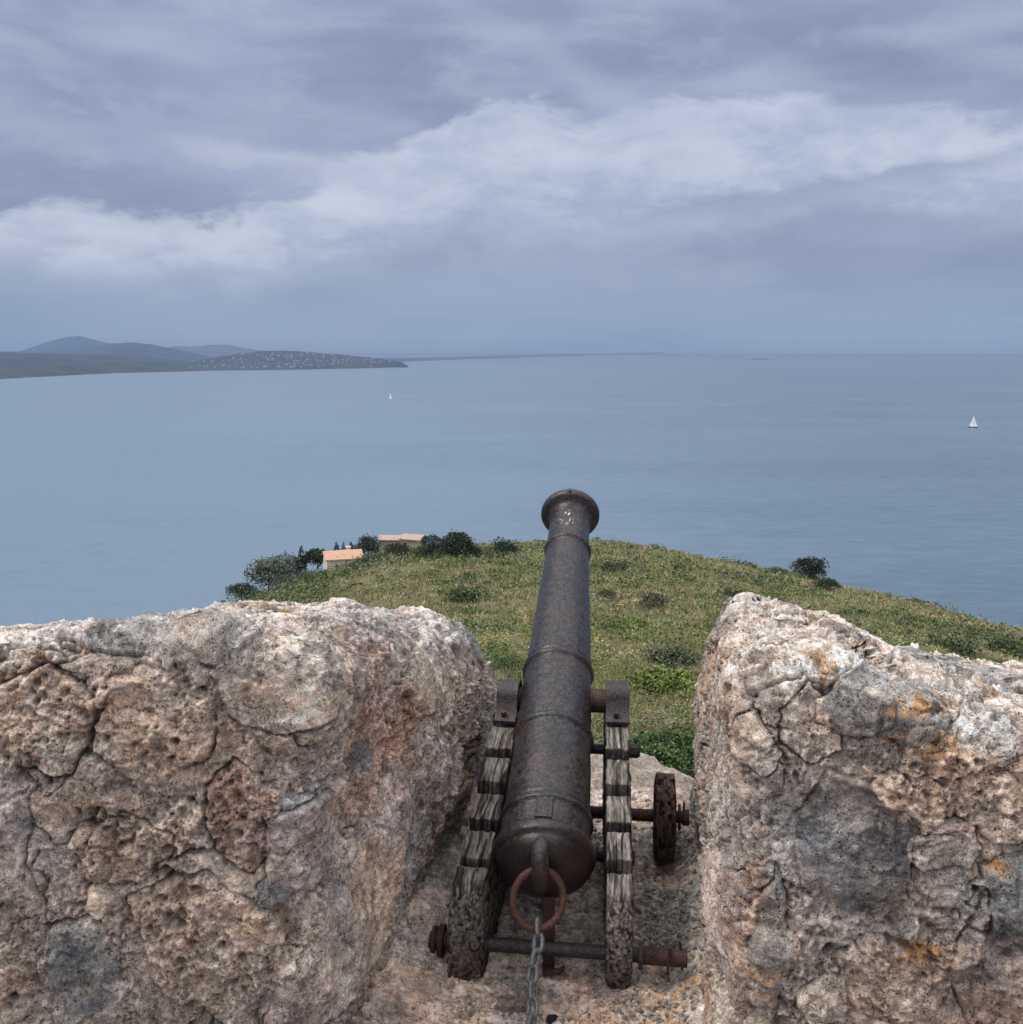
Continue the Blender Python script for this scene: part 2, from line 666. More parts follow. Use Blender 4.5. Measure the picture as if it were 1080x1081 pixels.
mB = wt.smooth(-2.2, 2.8, wt.math('SUBTRACT', eln, eB))
band = wt.math('MULTIPLY', mT, mB)
# brightest along its upper edge
edge = wt.math('MULTIPLY', mT, wt.smooth(-4.6, -.4, wt.math('SUBTRACT', eln, eT)))

dark = (.262, .318, .478, 1)
mid = (.372, .432, .605, 1)
lite = (.60, .665, .79, 1)
c = wt.mix(wt.smooth(.34, .66, fine2), dark, mid)
# veil near the top of the frame
topv = wt.math('MULTIPLY', wt.smooth(9.0, 15.0, elh), wt.smooth(.40, .68, wisp))
c = wt.mix(wt.math('MULTIPLY', topv, .62), c, (.46, .515, .68, 1))
c = wt.mix(wt.math('MULTIPLY', wt.smooth(.5, .72, wisp), .40), c, (.43, .48, .64, 1))
c = wt.mix(wt.math('MULTIPLY', wt.math('MULTIPLY', wt.smooth(.50, .70, puff), wt.smooth(6, 9, el)), .38), c, (.46, .51, .67, 1))
bandl = wt.mix(wt.smooth(.36, .62, wt.math('ADD', wt.math('MULTIPLY', fine, .5), wt.math('MULTIPLY', puff, .5))), (.400, .470, .640, 1), lite)
c = wt.mix(wt.math('MULTIPLY', band, .86), c, bandl)
c = wt.mix(wt.math('MULTIPLY', edge, wt.math('MULTIPLY', wt.smooth(.36, .66, wisp), .6)), c, (.64, .70, .82, 1))
# a long thin streak above the bank on the left
def streak(c, pts, wdt, a0, a1, colr, amt):
    P_ = [pel(*p) for p in pts]
    k_ = (P_[1][1] - P_[0][1]) / (P_[1][0] - P_[0][0])
    ln = wt.math('ADD', wt.math('MULTIPLY', wt.math('SUBTRACT', az, P_[0][0]), k_), P_[0][1])
    dd = wt.math('ABSOLUTE', wt.math('ADD', wt.math('SUBTRACT', elh, ln), wt.math('MULTIPLY', wt.math('SUBTRACT', puff, .5), 2.6)))
    g_ = wt.math('MULTIPLY', wt.smooth(wdt, .0, dd), wt.math('MULTIPLY', wt.smooth(P_[0][0] - 3, P_[0][0] + 3, az), wt.smooth(P_[1][0] + 3, P_[1][0] - 3, az)))
    return wt.mix(wt.math('MULTIPLY', g_, amt), c, colr)


c = streak(c, [(185, 150), (390, 185)], 1.1, 0, 0, (.50, .56, .70, 1), .8)
c = streak(c, [(-20, 120), (110, 150)], 1.3, 0, 0, (.42, .48, .63, 1), .6)
c = streak(c, [(480, 10), (700, 130)], 1.6, 0, 0, (.44, .50, .66, 1), .55)
c = streak(c, [(840, 60), (1010, 62)], 1.5, 0, 0, (.215, .265, .42, 1), .75)
c = streak(c, [(640, 236), (1080, 160)], .8, 0, 0, (.30, .36, .51, 1), .55)
# lower smooth veil and horizon haze
low = wt.smooth(5.6, 1.4, elh)
lowc = wt.mix(wt.smooth(.3, .7, broad), (.245, .345, .535, 1), (.298, .398, .575, 1))
c = wt.mix(wt.math('MULTIPLY', low, .92), c, lowc)
strk = wt.math('MULTIPLY', wt.smooth(.54, .72, wt.noise(wt.mapping(WAE, scale=(.06, 1.1, 1), loc=(1, 3.3, 0)), 1.0, 7, .55)), wt.smooth(6.5, 2.5, el))
c = wt.mix(wt.math('MULTIPLY', strk, .4), c, (.37, .42, .585, 1))
hz = wt.smooth(1.0, -.1, el)
c = wt.mix(wt.math('MULTIPLY', hz, .7), c, (.250, .340, .535, 1))
# clear sky showing faintly between the cloud layers
sky = wt.new('ShaderNodeTexSky', sky_type='NISHITA')
sky.sun_disc = False
sky.sun_elevation = SUN_EL
sky.sun_rotation = SUN_AZ
skc = wt.new('ShaderNodeVectorMath', operation='SCALE')
wt.l.new(sky.outputs[0], skc.inputs[0])
skc.inputs['Scale'].default_value = .07
c = wt.mix(.10, c, skc.outputs[0])
# thin bright overcast overhead
zen = wt.smooth(21, 58, el)
zc = wt.mix(fine2, (1.55, 1.58, 1.68, 1), (2.1, 2.1, 2.1, 1))
c = wt.mix(zen, c, zc)
# overcast behind the viewer, brightened at mid height as added fill for near faces
back = wt.math('MULTIPLY', wt.smooth(.1, -.7, Y), wt.smooth(4, 30, el))
c = wt.mix(wt.math('MULTIPLY', back, .55), c, (1.15, 1.13, 1.14, 1))
c = wt.mix(wt.smooth(-.5, -4, el), c, (.12, .15, .22, 1))
wt.l.new(c, bg.inputs['Color'])
bg.inputs['Strength'].default_value = 1.0
w.cycles.sampling_method = 'MANUAL'
w.cycles.sample_map_resolution = 512

sd = bpy.data.lights.new('sun', 'SUN')
sd.energy = 1.8
sd.angle = R(16)
sd.color = (1.0, .91, .80)
so = bpy.data.objects.new('sun', sd)
COL.objects.link(so)
sdir = Vector((math.sin(SUN_AZ) * math.cos(SUN_EL), math.cos(SUN_AZ) * math.cos(SUN_EL), math.sin(SUN_EL)))
so.rotation_euler = sdir.to_track_quat('Z', 'Y').to_euler()
so.location = sdir * 50

# ---------------------------------------------------------------- sea
def build_sea():
    rs = np.concatenate([[0], np.geomspace(150, 120000, 90)])
    th = np.linspace(0, 2 * np.pi, 181)[:-1]
    V = [(0, 0, SEA)]
    for r_ in rs[1:]:
        V += [(r_ * math.sin(t), r_ * math.cos(t), SEA) for t in th]
    Fc = []
    n = len(th)
    V = np.array(V)
    for k in range(n):
        Fc.append((0, 0, 1 + (k + 1) % n, 1 + k))
    for i in range(len(rs) - 2):
        a, b = 1 + i * n, 1 + (i + 1) * n
        for k in range(n):
            k2 = (k + 1) % n
            Fc.append((a + k, a + k2, b + k2, b + k))
    me = bpy.data.meshes.new('sea')
    me.from_pydata([tuple(v) for v in V], [], [f[1:] if f[0] == f[1] else f for f in Fc])
    m, nt, b, out = material('sea_water')
    pos = nt.new('ShaderNodeNewGeometry').outputs['Position']
    big = nt.noise(nt.mapping(pos, scale=(.0004, .00013, 1), rot=(0, 0, .2)), 1.0, 5, .55)
    mid_ = nt.noise(nt.mapping(pos, scale=(.0022, .006, 1), rot=(0, 0, -.15)), 1.0, 6, .6)
    sm = nt.noise(nt.mapping(pos, scale=(.03, .09, 1), rot=(0, 0, .1)), 1.0, 5, .62)
    sep = nt.new('ShaderNodeSeparateXYZ')
    nt.l.new(pos, sep.inputs[0])
    # calmer, paler water in the lee on the left; darker ruffled water to the right
    aza = nt.math('ARCTAN2', sep.outputs[0], sep.outputs[1])
    right = nt.smooth(-.25, .42, nt.math('ADD', aza, nt.math('MULTIPLY', nt.math('SUBTRACT', big, .5), .5)))
    t = nt.math('ADD', nt.math('MULTIPLY', right, .72), nt.math('MULTIPLY', nt.math('SUBTRACT', mid_, .5), 1.1))
    rp = nt.noise(nt.mapping(pos, scale=(.05, .22, 1), rot=(0, 0, -.08)), 1.0, 4, .65)
    t = nt.math('ADD', t, nt.math('MULTIPLY', nt.math('SUBTRACT', sm, .5), .9))
    t = nt.math('ADD', t, nt.math('MULTIPLY', nt.math('SUBTRACT', rp, .5), 1.3), clamp=True)
    col_ = nt.mix(t, (.135, .198, .268, 1), (.070, .116, .172, 1))
    nt.l.new(col_, b.inputs['Base Color'])
    b.inputs['Roughness'].default_value = .38
    b.inputs['IOR'].default_value = 1.33
    w1 = nt.noise(nt.mapping(pos, scale=(.10, .25, 1)), 1.0, 6, .6)
    w2 = nt.noise(nt.mapping(pos, scale=(.55, 1.1, 1), rot=(0, 0, .4)), 1.0, 4, .6)
    h = nt.math('ADD', nt.math('MULTIPLY', w1, 1.0), nt.math('MULTIPLY', w2, .35))
    nt.l.new(nt.bump(h, .55, 1.6), b.inputs['Normal'])
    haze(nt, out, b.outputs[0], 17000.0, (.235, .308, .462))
    for p in me.polygons:
        p.use_smooth = True
    o = link('sea', me, None, m)
    o['kind'] = 'structure'
    return o


build_sea()
print('T', 'build_sea()', round(time.time() - _T0, 1))

# ---------------------------------------------------------------- far land
def mat_hill(name, c1, c2, scale, hzs=16000, hc=HAZE):
    m, nt, b, out = material(name)
    pos = nt.new('ShaderNodeNewGeometry').outputs['Position']
    n = nt.noise(pos, scale, 6, .62)
    n2 = nt.noise(pos, scale * 7, 4, .6)
    t = nt.smooth(.38, .62, nt.math('ADD', nt.math('MULTIPLY', n, .6), nt.math('MULTIPLY', n2, .4)))
    c_ = nt.mix(t, (*c1, 1), (*c2, 1))
    sep = nt.new('ShaderNodeSeparateXYZ')
    nt.l.new(pos, sep.inputs[0])
    beach = nt.smooth(SEA + 2.4, SEA + 1.0, sep.outputs[2])
    c_ = nt.mix(nt.math('MULTIPLY', beach, .65), c_, (.36, .33, .27, 1))
    nt.l.new(c_, b.inputs['Base Color'])
    b.inputs['Roughness'].default_value = 1
    b.inputs['Specular IOR Level'].default_value = 0
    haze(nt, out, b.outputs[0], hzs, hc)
    return m


def shore_d(py):
    """distance at which the sea surface shows at photo row py"""
    d = ray(540, py)
    return SEA / d[2] * math.hypot(d[0], d[1])


def ridge(name, crest, Df, Dc, Db, mat, namp=6, nfreq=.003, seed=0, n=260, rows=26):
    """crest: list of (px,py); Df/Dc/Db: front, crest and back distance (numbers or (px,value) lists)"""
    cx = np.array([c_[0] for c_ in crest], float)
    cy = np.array([c_[1] for c_ in crest], float)
    px = np.linspace(cx[0], cx[-1], n)
    py = np.interp(px, cx, cy)

    def val(Q):
        if not hasattr(Q, '__len__'):
            return np.full(n, float(Q))
        q = np.array(Q, float)
        return np.interp(px, q[:, 0], q[:, 1])
    df, dc, db = val(Df), val(Dc), val(Db)
    V = []
    for i in range(n):
        d = ray(px[i], py[i])
        hd = math.hypot(d[0], d[1])
        ux, uy = d[0] / hd, d[1] / hd
        hz_ = d[2] / hd * dc[i]                     # crest height
        hz_ = max(hz_, SEA - 3)
        for j in range(rows):
            t = j / (rows - 1)
            if t < .6:
                s = t / .6
                D = df[i] + (dc[i] - df[i]) * s
                sh = s ** .8 * (1 - .0) if s < 1 else 1
                z = SEA - 3 + (hz_ - SEA + 3) * math.sin(sh * math.pi / 2)
            else:
                s = (t - .6) / .4
                D = dc[i] + (db[i] - dc[i]) * s
                z = SEA - 3 + (hz_ - SEA + 3) * math.cos(s * math.pi / 2)
            V.append((ux * D, uy * D, z))
    V = np.array(V)
    tt = np.tile(np.linspace(0, 1, rows), n)
    wgt = np.sin(np.clip(tt, 0, 1) * np.pi)
    V[:, 2] += namp * wgt * fbm(V * [1, 1, 0], nfreq, 4, seed)
    idx = np.arange(n * rows).reshape(n, rows)
    Q = np.stack([idx[:-1, :-1], idx[1:, :-1], idx[1:, 1:], idx[:-1, 1:]], -1).reshape(-1, 4)
    o = mesh_np(name, V, Q, mat)
    o['kind'] = 'structure'
    return V.reshape(n, rows, 3), px


H_NEAR = mat_hill('far_wood', (.015, .024, .022), (.050, .060, .050), .006, 8200, (.205, .270, .425))
H_PLAIN = mat_hill('coastal_plain', (.020, .030, .026), (.060, .070, .058), .004, 8500, (.200, .268, .415))
H_MID = mat_hill('blue_hills', (.02, .035, .04), (.05, .065, .06), .0015, 9500, (.205, .285, .46))
H_FAR = mat_hill('far_hills', (.02, .035, .04), (.05, .065, .06), .001, 14500, (.245, .31, .48))
H_LINE = mat_hill('far_coast_land', (.03, .04, .05), (.07, .08, .08), .001, 8500, (.205, .275, .425))

ridge('far_mountain', [(-120, 376), (-60, 368), (-20, 370), (20, 371), (48, 361.5), (66, 357), (83, 355), (98, 358.5), (112, 362), (126, 363), (150, 372), (180, 380)], 12500, 14500, 17000, H_MID, 10, .0006, 2)
ridge('far_hill_range', [(150, 372), (185, 365.5), (205, 366), (222, 364), (240, 363.8), (256, 367), (275, 370), (300, 374), (330, 378)], 19000, 22000, 24000, H_FAR, 10, .0005, 3)
ridge('middle_hill', [(60, 374), (90, 368.5), (115, 363), (138, 361), (160, 363.5), (182, 368), (210, 374), (235, 380)], 8800, 10500, 12500, H_MID, 8, .001, 4)
ridge('coastal_plain', [(-160, 366), (-60, 370), (0, 372), (40, 372.5), (80, 374), (130, 374), (170, 378), (205, 383), (240, 388.5)],
      [(-160, shore_d(402)), (0, shore_d(398)), (60, shore_d(395.5)), (120, shore_d(393)), (240, shore_d(391.2))], 7600, 9000, H_PLAIN, 6, .002, 5)
HV, hpx = ridge('wooded_headland', [(168, 391), (190, 386), (206, 381), (228, 377), (252, 373.6), (278, 371), (300, 370.3), (322, 371.4), (345, 373.2), (366, 375), (392, 377.5), (412, 380), (425, 383), (431, 386.5)],
                [(168, shore_d(391.4)), (300, shore_d(390.4)), (380, shore_d(389)), (431, shore_d(387.4))], [(168, 6700), (300, 6900), (431, 7000)], [(168, 7300), (300, 7700), (431, 7300)], H_NEAR, 7, .006, 6, 300, 40)
ridge('far_coast', [(395, 378), (440, 377.8), (480, 377), (540, 375), (600, 373.6), (650, 372.6), (700, 371.9)],
      [(395, 8200), (431, shore_d(382)), (480, shore_d(380)), (540, shore_d(378)), (600, shore_d(376.2)), (700, shore_d(373.5))], [(395, 12000), (431, 14000), (540, 20000), (600, 28000), (700, 50000)],
      [(395, 16000), (431, 18000), (540, 26000), (600, 36000), (700, 60000)], H_LINE, 1.0, .001, 7)
ridge('islet', [(791, 379.4), (796, 378.4), (803, 378.1), (809, 378.5), (814, 379.4)], shore_d(379.6), shore_d(379.2), shore_d(379.0), H_NEAR, .3, .01, 8, 40, 8)

# tiny houses on the wooded headland
HOUSE_W = mat_plain('far_house_wall', (.27, .265, .275), .9, 0, .1, .2, hz=True)


def far_house(i, c, s, rz):
    mb = MB()
    a, b, h = s, s * .7, s * .45
    mb.box((0, 0, h / 2 - 1.5), (a, b, h + 3))
    mb.add([(-a * .55, -b * .58, h), (a * .55, -b * .58, h), (a * .55, b * .58, h), (-a * .55, b * .58, h), (-a * .5, 0, h * 1.45), (a * .5, 0, h * 1.45)],
           [(0, 1, 5, 4), (2, 3, 4, 5), (1, 2, 5), (3, 0, 4), (3, 2, 1, 0)])
    return mb


far_me = []
for k in range(3):
    o = far_house(k, None, [8, 10.5, 15][k], 0).build('far_house', HOUSE_W, smooth=False)
    far_me.append(o)
pr = random.Random(5)
count = 0
hp = [(201, 388.5), (226, 389.6), (278, 389), (293, 388.6), (305, 385)]
used = []
while count < 125:
    if count < len(hp):
        qx, qy = hp[count]
    else:
        qx = pr.triangular(192, 424, 315)
        top = np.interp(qx, [192, 228, 252, 300, 345, 392, 424], [387, 379, 375.5, 372.3, 375, 379, 384])
        bot = np.interp(qx, [192, 431], [390, 387])
        qy = pr.uniform(top, bot)
    if any(abs(qx - a) < 2.6 and abs(qy - b) < 1.1 for a, b in used) and count > 5:
        if pr.random() < .85:
            continue
    used.append((qx, qy))
    i = int(np.clip(np.searchsorted(hpx, qx), 1, len(hpx) - 1))
    col_ = HV[i, :25]
    _, cy_, _ = project(col_)
    j = int(np.argmin(np.abs(cy_ - qy)))
    p = col_[j]
    o = far_me[count] if count < 3 else bpy.data.objects.new('far_house', far_me[pr.choice((0, 0, 0, 1, 1, 2))].data)
    if count >= 3:
        COL.objects.link(o)
    o.location = (p[0], p[1], p[2] + 2.5)
    o.rotation_euler = (0, 0, pr.uniform(-.6, .6))
    tag(o, 'tiny pale house among trees on the far wooded headland across the bay', 'house', 'houses on the far wooded headland')
    count += 1

# ---------------------------------------------------------------- near hill terrain
_cr = [(-600, 735, 90), (-200, 705, 100), (0, 684, 110), (120, 684, 140), (200, 668, 170), (235, 645, 190), (300, 618, 230), (345, 602, 255), (400, 586, 275), (440, 580, 285), (480, 577, 280), (540, 574, 270), (590, 572, 262),
       (650, 575, 255), (720, 585, 240), (800, 602, 225), (860, 611, 215), (940, 631, 195), (1010, 650, 180), (1080, 668, 165), (1300, 730, 130), (1800, 860, 100)]
_az, _te, _Dc = [], [], []
for _px, _py, _d in _cr:
    _r = ray(_px, _py)
    _az.append(_r[0] / _r[1])
    _te.append(-_r[2] / math.hypot(_r[0], _r[1]))
    _Dc.append(_d)
_az, _te, _Dc = np.array(_az), np.array(_te), np.array(_Dc, float)


def crest_of(ax):
    te = np.interp(ax, _az, _te)
    D = np.interp(ax, _az, _Dc)
    return te, D


def zt(x, y):
    x, y = np.asarray(x, float), np.asarray(y, float)
    d = np.hypot(x, y)
    fwd = y > 0.01 * d
    ax = np.where(fwd, x / np.where(fwd, np.maximum(y, 1e-6), 1), np.sign(x) * 3)
    ax = np.clip(ax, -3, 3)
    te, D = crest_of(ax)
    te = np.where(fwd, te, _te[-1])
    D = np.where(fwd, D, 90)
    s = te - 7.0 / D
    z1 = -7.0 - s * d
    over = np.maximum(d - D, 0)
    z = z1 - .0035 * over ** 2 - .12 * over
    over2 = np.maximum(over - 60, 0)
    z = np.where(over > 60, z1 - .0035 * 3600 - .12 * 60 - (.42 + .12) * over2, z)
    P = np.stack([x, y, np.zeros_like(x)], -1).reshape(-1, 3)
    nb = (fbm(P, .035, 3, 21) * 1.1 * np.clip(d.ravel() / 60, 0, 1) + fbm(P, .22, 2, 24) * .28 * np.clip(d.ravel() / 15, 0, 1)).reshape(x.shape)
    z = z + nb
    return np.maximum(z, SEA - 4)


def ground_hit(px, py, dmax=320):
    d = ray(px, py)
    hd = math.hypot(d[0], d[1])
    D = np.linspace(8, dmax, 2400)
    x, y, z = d[0] / hd * D, d[1] / hd * D, d[2] / hd * D
    below = z < zt(x, y)
    k = int(np.argmax(below)) if below.any() else int(np.argmin(z - zt(x, y)))
    return np.array([x[k], y[k], zt(x[k:k + 1], y[k:k + 1])[0]]), D[k]


def build_ground():
    th = np.concatenate([np.linspace(-math.pi, -.62, 60)[:-1], np.linspace(-.62, .62, 420), np.linspace(.62, math.pi, 60)[1:]])
    rs = np.concatenate([[0.5, 3], np.geomspace(5, 320, 260), np.linspace(330, 700, 30)])
    T, Rr = np.meshgrid(th, rs, indexing='ij')
    x, y = Rr * np.sin(T), Rr * np.cos(T)
    z = zt(x.ravel(), y.ravel())
    V = np.stack([x.ravel(), y.ravel(), z], 1)
    n, m = T.shape
    idx = np.arange(n * m).reshape(n, m)
    Q = np.stack([idx[:-1, :-1], idx[:-1, 1:], idx[1:, 1:], idx[1:, :-1]], -1).reshape(-1, 4)
    Q = Q[:, ::-1]
    mt, nt, b, out = material('hill_ground')
    pos = nt.new('ShaderNodeNewGeometry').outputs['Position']
    n1 = nt.noise(pos, .12, 5, .6)
    n2 = nt.noise(pos, .9, 5, .65)
    n3 = nt.noise(pos, 5, 4, .65)
    t = nt.math('ADD', nt.math('MULTIPLY', n1, .45), nt.math('ADD', nt.math('MULTIPLY', n2, .35), nt.math('MULTIPLY', n3, .2)))
    c_ = nt.ramp(t, [(.36, (.065, .075, .032)), (.46, (.120, .125, .060)), (.54, (.185, .165, .098)), (.64, (.225, .190, .130))])
    nt.l.new(c_, b.inputs['Base Color'])
    b.inputs['Roughness'].default_value = 1
    b.inputs['Specular IOR Level'].default_value = .1
    nt.l.new(nt.bump(nt.math('ADD', n3, nt.math('MULTIPLY', n2, 2)), .8, .25), b.inputs['Normal'])
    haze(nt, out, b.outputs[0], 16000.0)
    o = mesh_np('hillside', V, Q, mt)
    o['kind'] = 'structure'


build_ground()
print('T', 'build_ground()', round(time.time() - _T0, 1))

# ---------------------------------------------------------------- vegetation
def leaf_quads(C, S, colr, rs, up=.35, aspect=.6):
    """C centres (n,3), S sizes (n,), colr (n,3) -> V,F,col"""
    n = len(C)
    nrm_ = rs.normal(size=(n, 3))
    nrm_[:, 2] = np.abs(nrm_[:, 2]) + up
    nrm_ /= np.linalg.norm(nrm_, axis=1)[:, None]
    a = np.cross(nrm_, rs.normal(size=(n, 3)))
    a /= np.linalg.norm(a, axis=1)[:, None] + 1e-9
    b = np.cross(nrm_, a)
    s = S[:, None]
    V = np.stack([C - a * s * .5, C - b * s * .5 * aspect + a * s * .05, C + a * s * .5, C + b * s * .5 * aspect], 1).reshape(-1, 3)
    Fq = np.arange(n * 4).reshape(n, 4)
    return V, Fq, np.repeat(colr, 4, 0)


def crown_pts(n, rs, lobes):
    """points near the surface of several lobes (cx,cy,cz,rx,ry,rz)"""
    L = np.array(lobes, float)
    wgt = (L[:, 3] * L[:, 4] + L[:, 4] * L[:, 5])
    k = rs.choice(len(L), n, p=wgt / wgt.sum())
    d = rs.normal(size=(n, 3))
    d /= np.linalg.norm(d, axis=1)[:, None]
    d[:, 2] = np.where(d[:, 2] < -.35, -d[:, 2], d[:, 2])
    r_ = rs.uniform(.62, 1.06, n) ** .7
    P = L[k, :3] + d * L[k, 3:6] * r_[:, None]
    return P, d, k, r_


SPECIES = {
    'olive': ((.115, .132, .055), .16), 'dark': ((.038, .058, .026), .15), 'bright': ((.125, .165, .030), .14), 'grey': ((.140, .150, .108), .15),
    'straw': ((.285, .245, .155), .16), 'brown': ((.185, .145, .098), .16), 'mid': ((.075, .100, .040), .15), 'yellow': ((.175, .175, .070), .16),
}


def shrub_field():
    rs = np.random.default_rng(5)
    Vs, Fs, Cs, off = [], [], [], 0
    names = list(SPECIES)
    zones = [(9, 24, 700, 420, .055), (24, 45, 1900, 190, .09), (45, 80, 3600, 80, .16), (80, 140, 6500, 34, .26), (140, 330, 13000, 15, .42)]
    for d0, d1, cnt, nl, ls in zones:
        th = rs.uniform(-.62, .62, cnt)
        D = np.sqrt(rs.uniform(d0 * d0, d1 * d1, cnt))
        ax = np.tan(th)
        _, Dc = crest_of(ax)
        keep = (D < Dc + np.where(ax < -.24, 3, 30)) & ~((np.abs(ax + .163) < .026) & (D > 222) & (D < 262)) & ~((np.abs(ax + .104) < .026) & (D > 250) & (D < 285))
        th, D, ax = th[keep], D[keep], ax[keep]
        x, y = D * np.sin(th), D * np.cos(th)
        z = zt(x, y)
        P = np.stack([x, y, z], 1)
        nz = fbm(P * [1, 1, 0], .030, 3, 41) * np.clip(d1 / 120, .6, 1.1)
        nz2 = fbm(P * [1, 1, 0], .16, 2, 45)
        lft = np.clip((-ax - .07) / .07, 0, 1) * np.clip((D - (150 - 500 * np.clip(-ax - .12, 0, .2))) / 50, 0, 1)
        for i in range(len(x)):
            u = rs.random() * .50 + .24 + .52 * nz[i] + .50 * nz2[i]
            v = rs.random() + .5 * nz2[i]
            if lft[i] > rs.random():
                sp_ = ('dark', 'mid', 'dark', 'mid', 'grey', 'olive')[rs.integers(6)]
            elif u < .20:
                sp_ = 'dark' if v < .45 else 'mid'
            elif u < .40:
                sp_ = 'olive' if v < .7 else 'grey'
            elif u < .48:
                sp_ = 'mid' if v < .8 else 'bright'
            elif u < .64:
                sp_ = 'yellow'
            elif u < .92:
                sp_ = 'straw'
            else:
                sp_ = 'brown'
            bc, _ = SPECIES[sp_]
            low = sp_ in ('straw', 'brown', 'yellow')
            s = rs.uniform(.40, .95) * (1.0 if low else 1.0)
            if not low and rs.random() < .16:
                s *= 1.9
            if D[i] > 130:
                s *= 1.35
            if lft[i] > .3 and not low:
                s *= 1.9
            h = s * (rs.uniform(.22, .4) if low else rs.uniform(.45, .8))
            k = max(6, int(nl * min(1.6, s ** 1.3)))
            nlb = rs.integers(3, 6)
            lobes = []
            for q in range(nlb):
                a_ = rs.uniform(0, 6.28)
                rr = rs.uniform(0, .65) * s
                ls_ = rs.uniform(.4, .7)
                lobes.append((rr * math.cos(a_), rr * math.sin(a_), h * rs.uniform(.2, .55), s * ls_, s * ls_, h * ls_ * 1.1))
            Pq, dd, kk, rr_ = crown_pts(k, rs, lobes)
            lobv = rs.uniform(.7, 1.3, nlb)[kk]
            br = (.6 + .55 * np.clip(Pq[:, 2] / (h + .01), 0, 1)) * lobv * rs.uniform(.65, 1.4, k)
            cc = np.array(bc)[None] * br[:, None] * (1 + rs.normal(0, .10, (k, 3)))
            C = Pq + P[i]
            C[:, 2] = np.maximum(C[:, 2], P[i, 2] + .02)
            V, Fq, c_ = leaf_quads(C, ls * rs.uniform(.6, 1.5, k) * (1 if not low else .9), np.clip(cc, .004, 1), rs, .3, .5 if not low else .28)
            Vs.append(V)
            Fs.append(Fq + off)
            Cs.append(c_)
            off += len(V)
    o = mesh_np('maquis_scrub', np.concatenate(Vs), np.concatenate(Fs), LEAF, col=np.concatenate(Cs) * np.array([1.22, 1.26, 1.1]), smooth=False)
    tag(o, 'low mixed olive green and straw scrub covering the hillside', 'scrub', kind='stuff')


def grass_field():
    rs = np.random.default_rng(9)
    Vs, Cs = [], []
    for d0, d1, cnt, h0, wd in ((9, 30, 70000, .34, .013), (30, 70, 120000, .46, .030), (70, 150, 130000, .62, .075), (150, 300, 100000, .8, .16)):
        th = rs.uniform(-.6, .6, cnt)
        D = np.sqrt(rs.uniform(d0 * d0, d1 * d1, cnt))
        _, Dc = crest_of(np.tan(th))
        k = D < Dc + 12
        th, D = th[k], D[k]
        x, y = D * np.sin(th), D * np.cos(th)
        P0 = np.stack([x, y, np.zeros_like(x)], 1)
        nz = fbm(P0, .07, 3, 61) + .5 * fbm(P0, .5, 2, 66)
        keep = nz + rs.normal(0, .25, len(x)) > -.15
        x, y, nz = x[keep], y[keep], nz[keep]
        z = zt(x, y)
        n = len(x)
        B = np.stack([x, y, z - .03], 1)
        a = rs.uniform(0, 6.28, n)
        w_ = np.stack([np.cos(a), np.sin(a), np.zeros(n)], 1) * (wd * rs.uniform(.6, 1.3, n))[:, None]
        tip = B + np.stack([rs.normal(0, .35, n), rs.normal(0, .35, n), rs.uniform(.5, 1.1, n)], 1) * (h0 * rs.uniform(.5, 1.1, n))[:, None]
        V = np.stack([B - w_, B + w_, tip], 1).reshape(-1, 3)
        straw = np.array([.325, .275, .180])
        green = np.array([.140, .155, .068])
        t = np.clip(.5 + nz * .9 + rs.normal(0, .22, n), 0, 1)[:, None]
        c_ = (green * (1 - t) + straw * t) * rs.uniform(.75, 1.2, (n, 1))
        Vs.append(V)
        Cs.append(np.repeat(c_, 3, 0))
    V = np.concatenate(Vs)
    o = mesh_np('dry_grass', V, np.arange(len(V)).reshape(-1, 3), LEAF, col=np.concatenate(Cs) * np.array([1.12, 1.18, 1.0]), smooth=False)
    tag(o, 'dry straw coloured grass growing between the shrubs on the hill', 'grass', kind='stuff')


shrub_field()
print('T', 'shrub_field()', round(time.time() - _T0, 1))
grass_field()
print('T', 'grass_field()', round(time.time() - _T0, 1))
BARK = mat_plain('bark', (.07, .055, .042), .95, 0, .35, 3, hz=True)


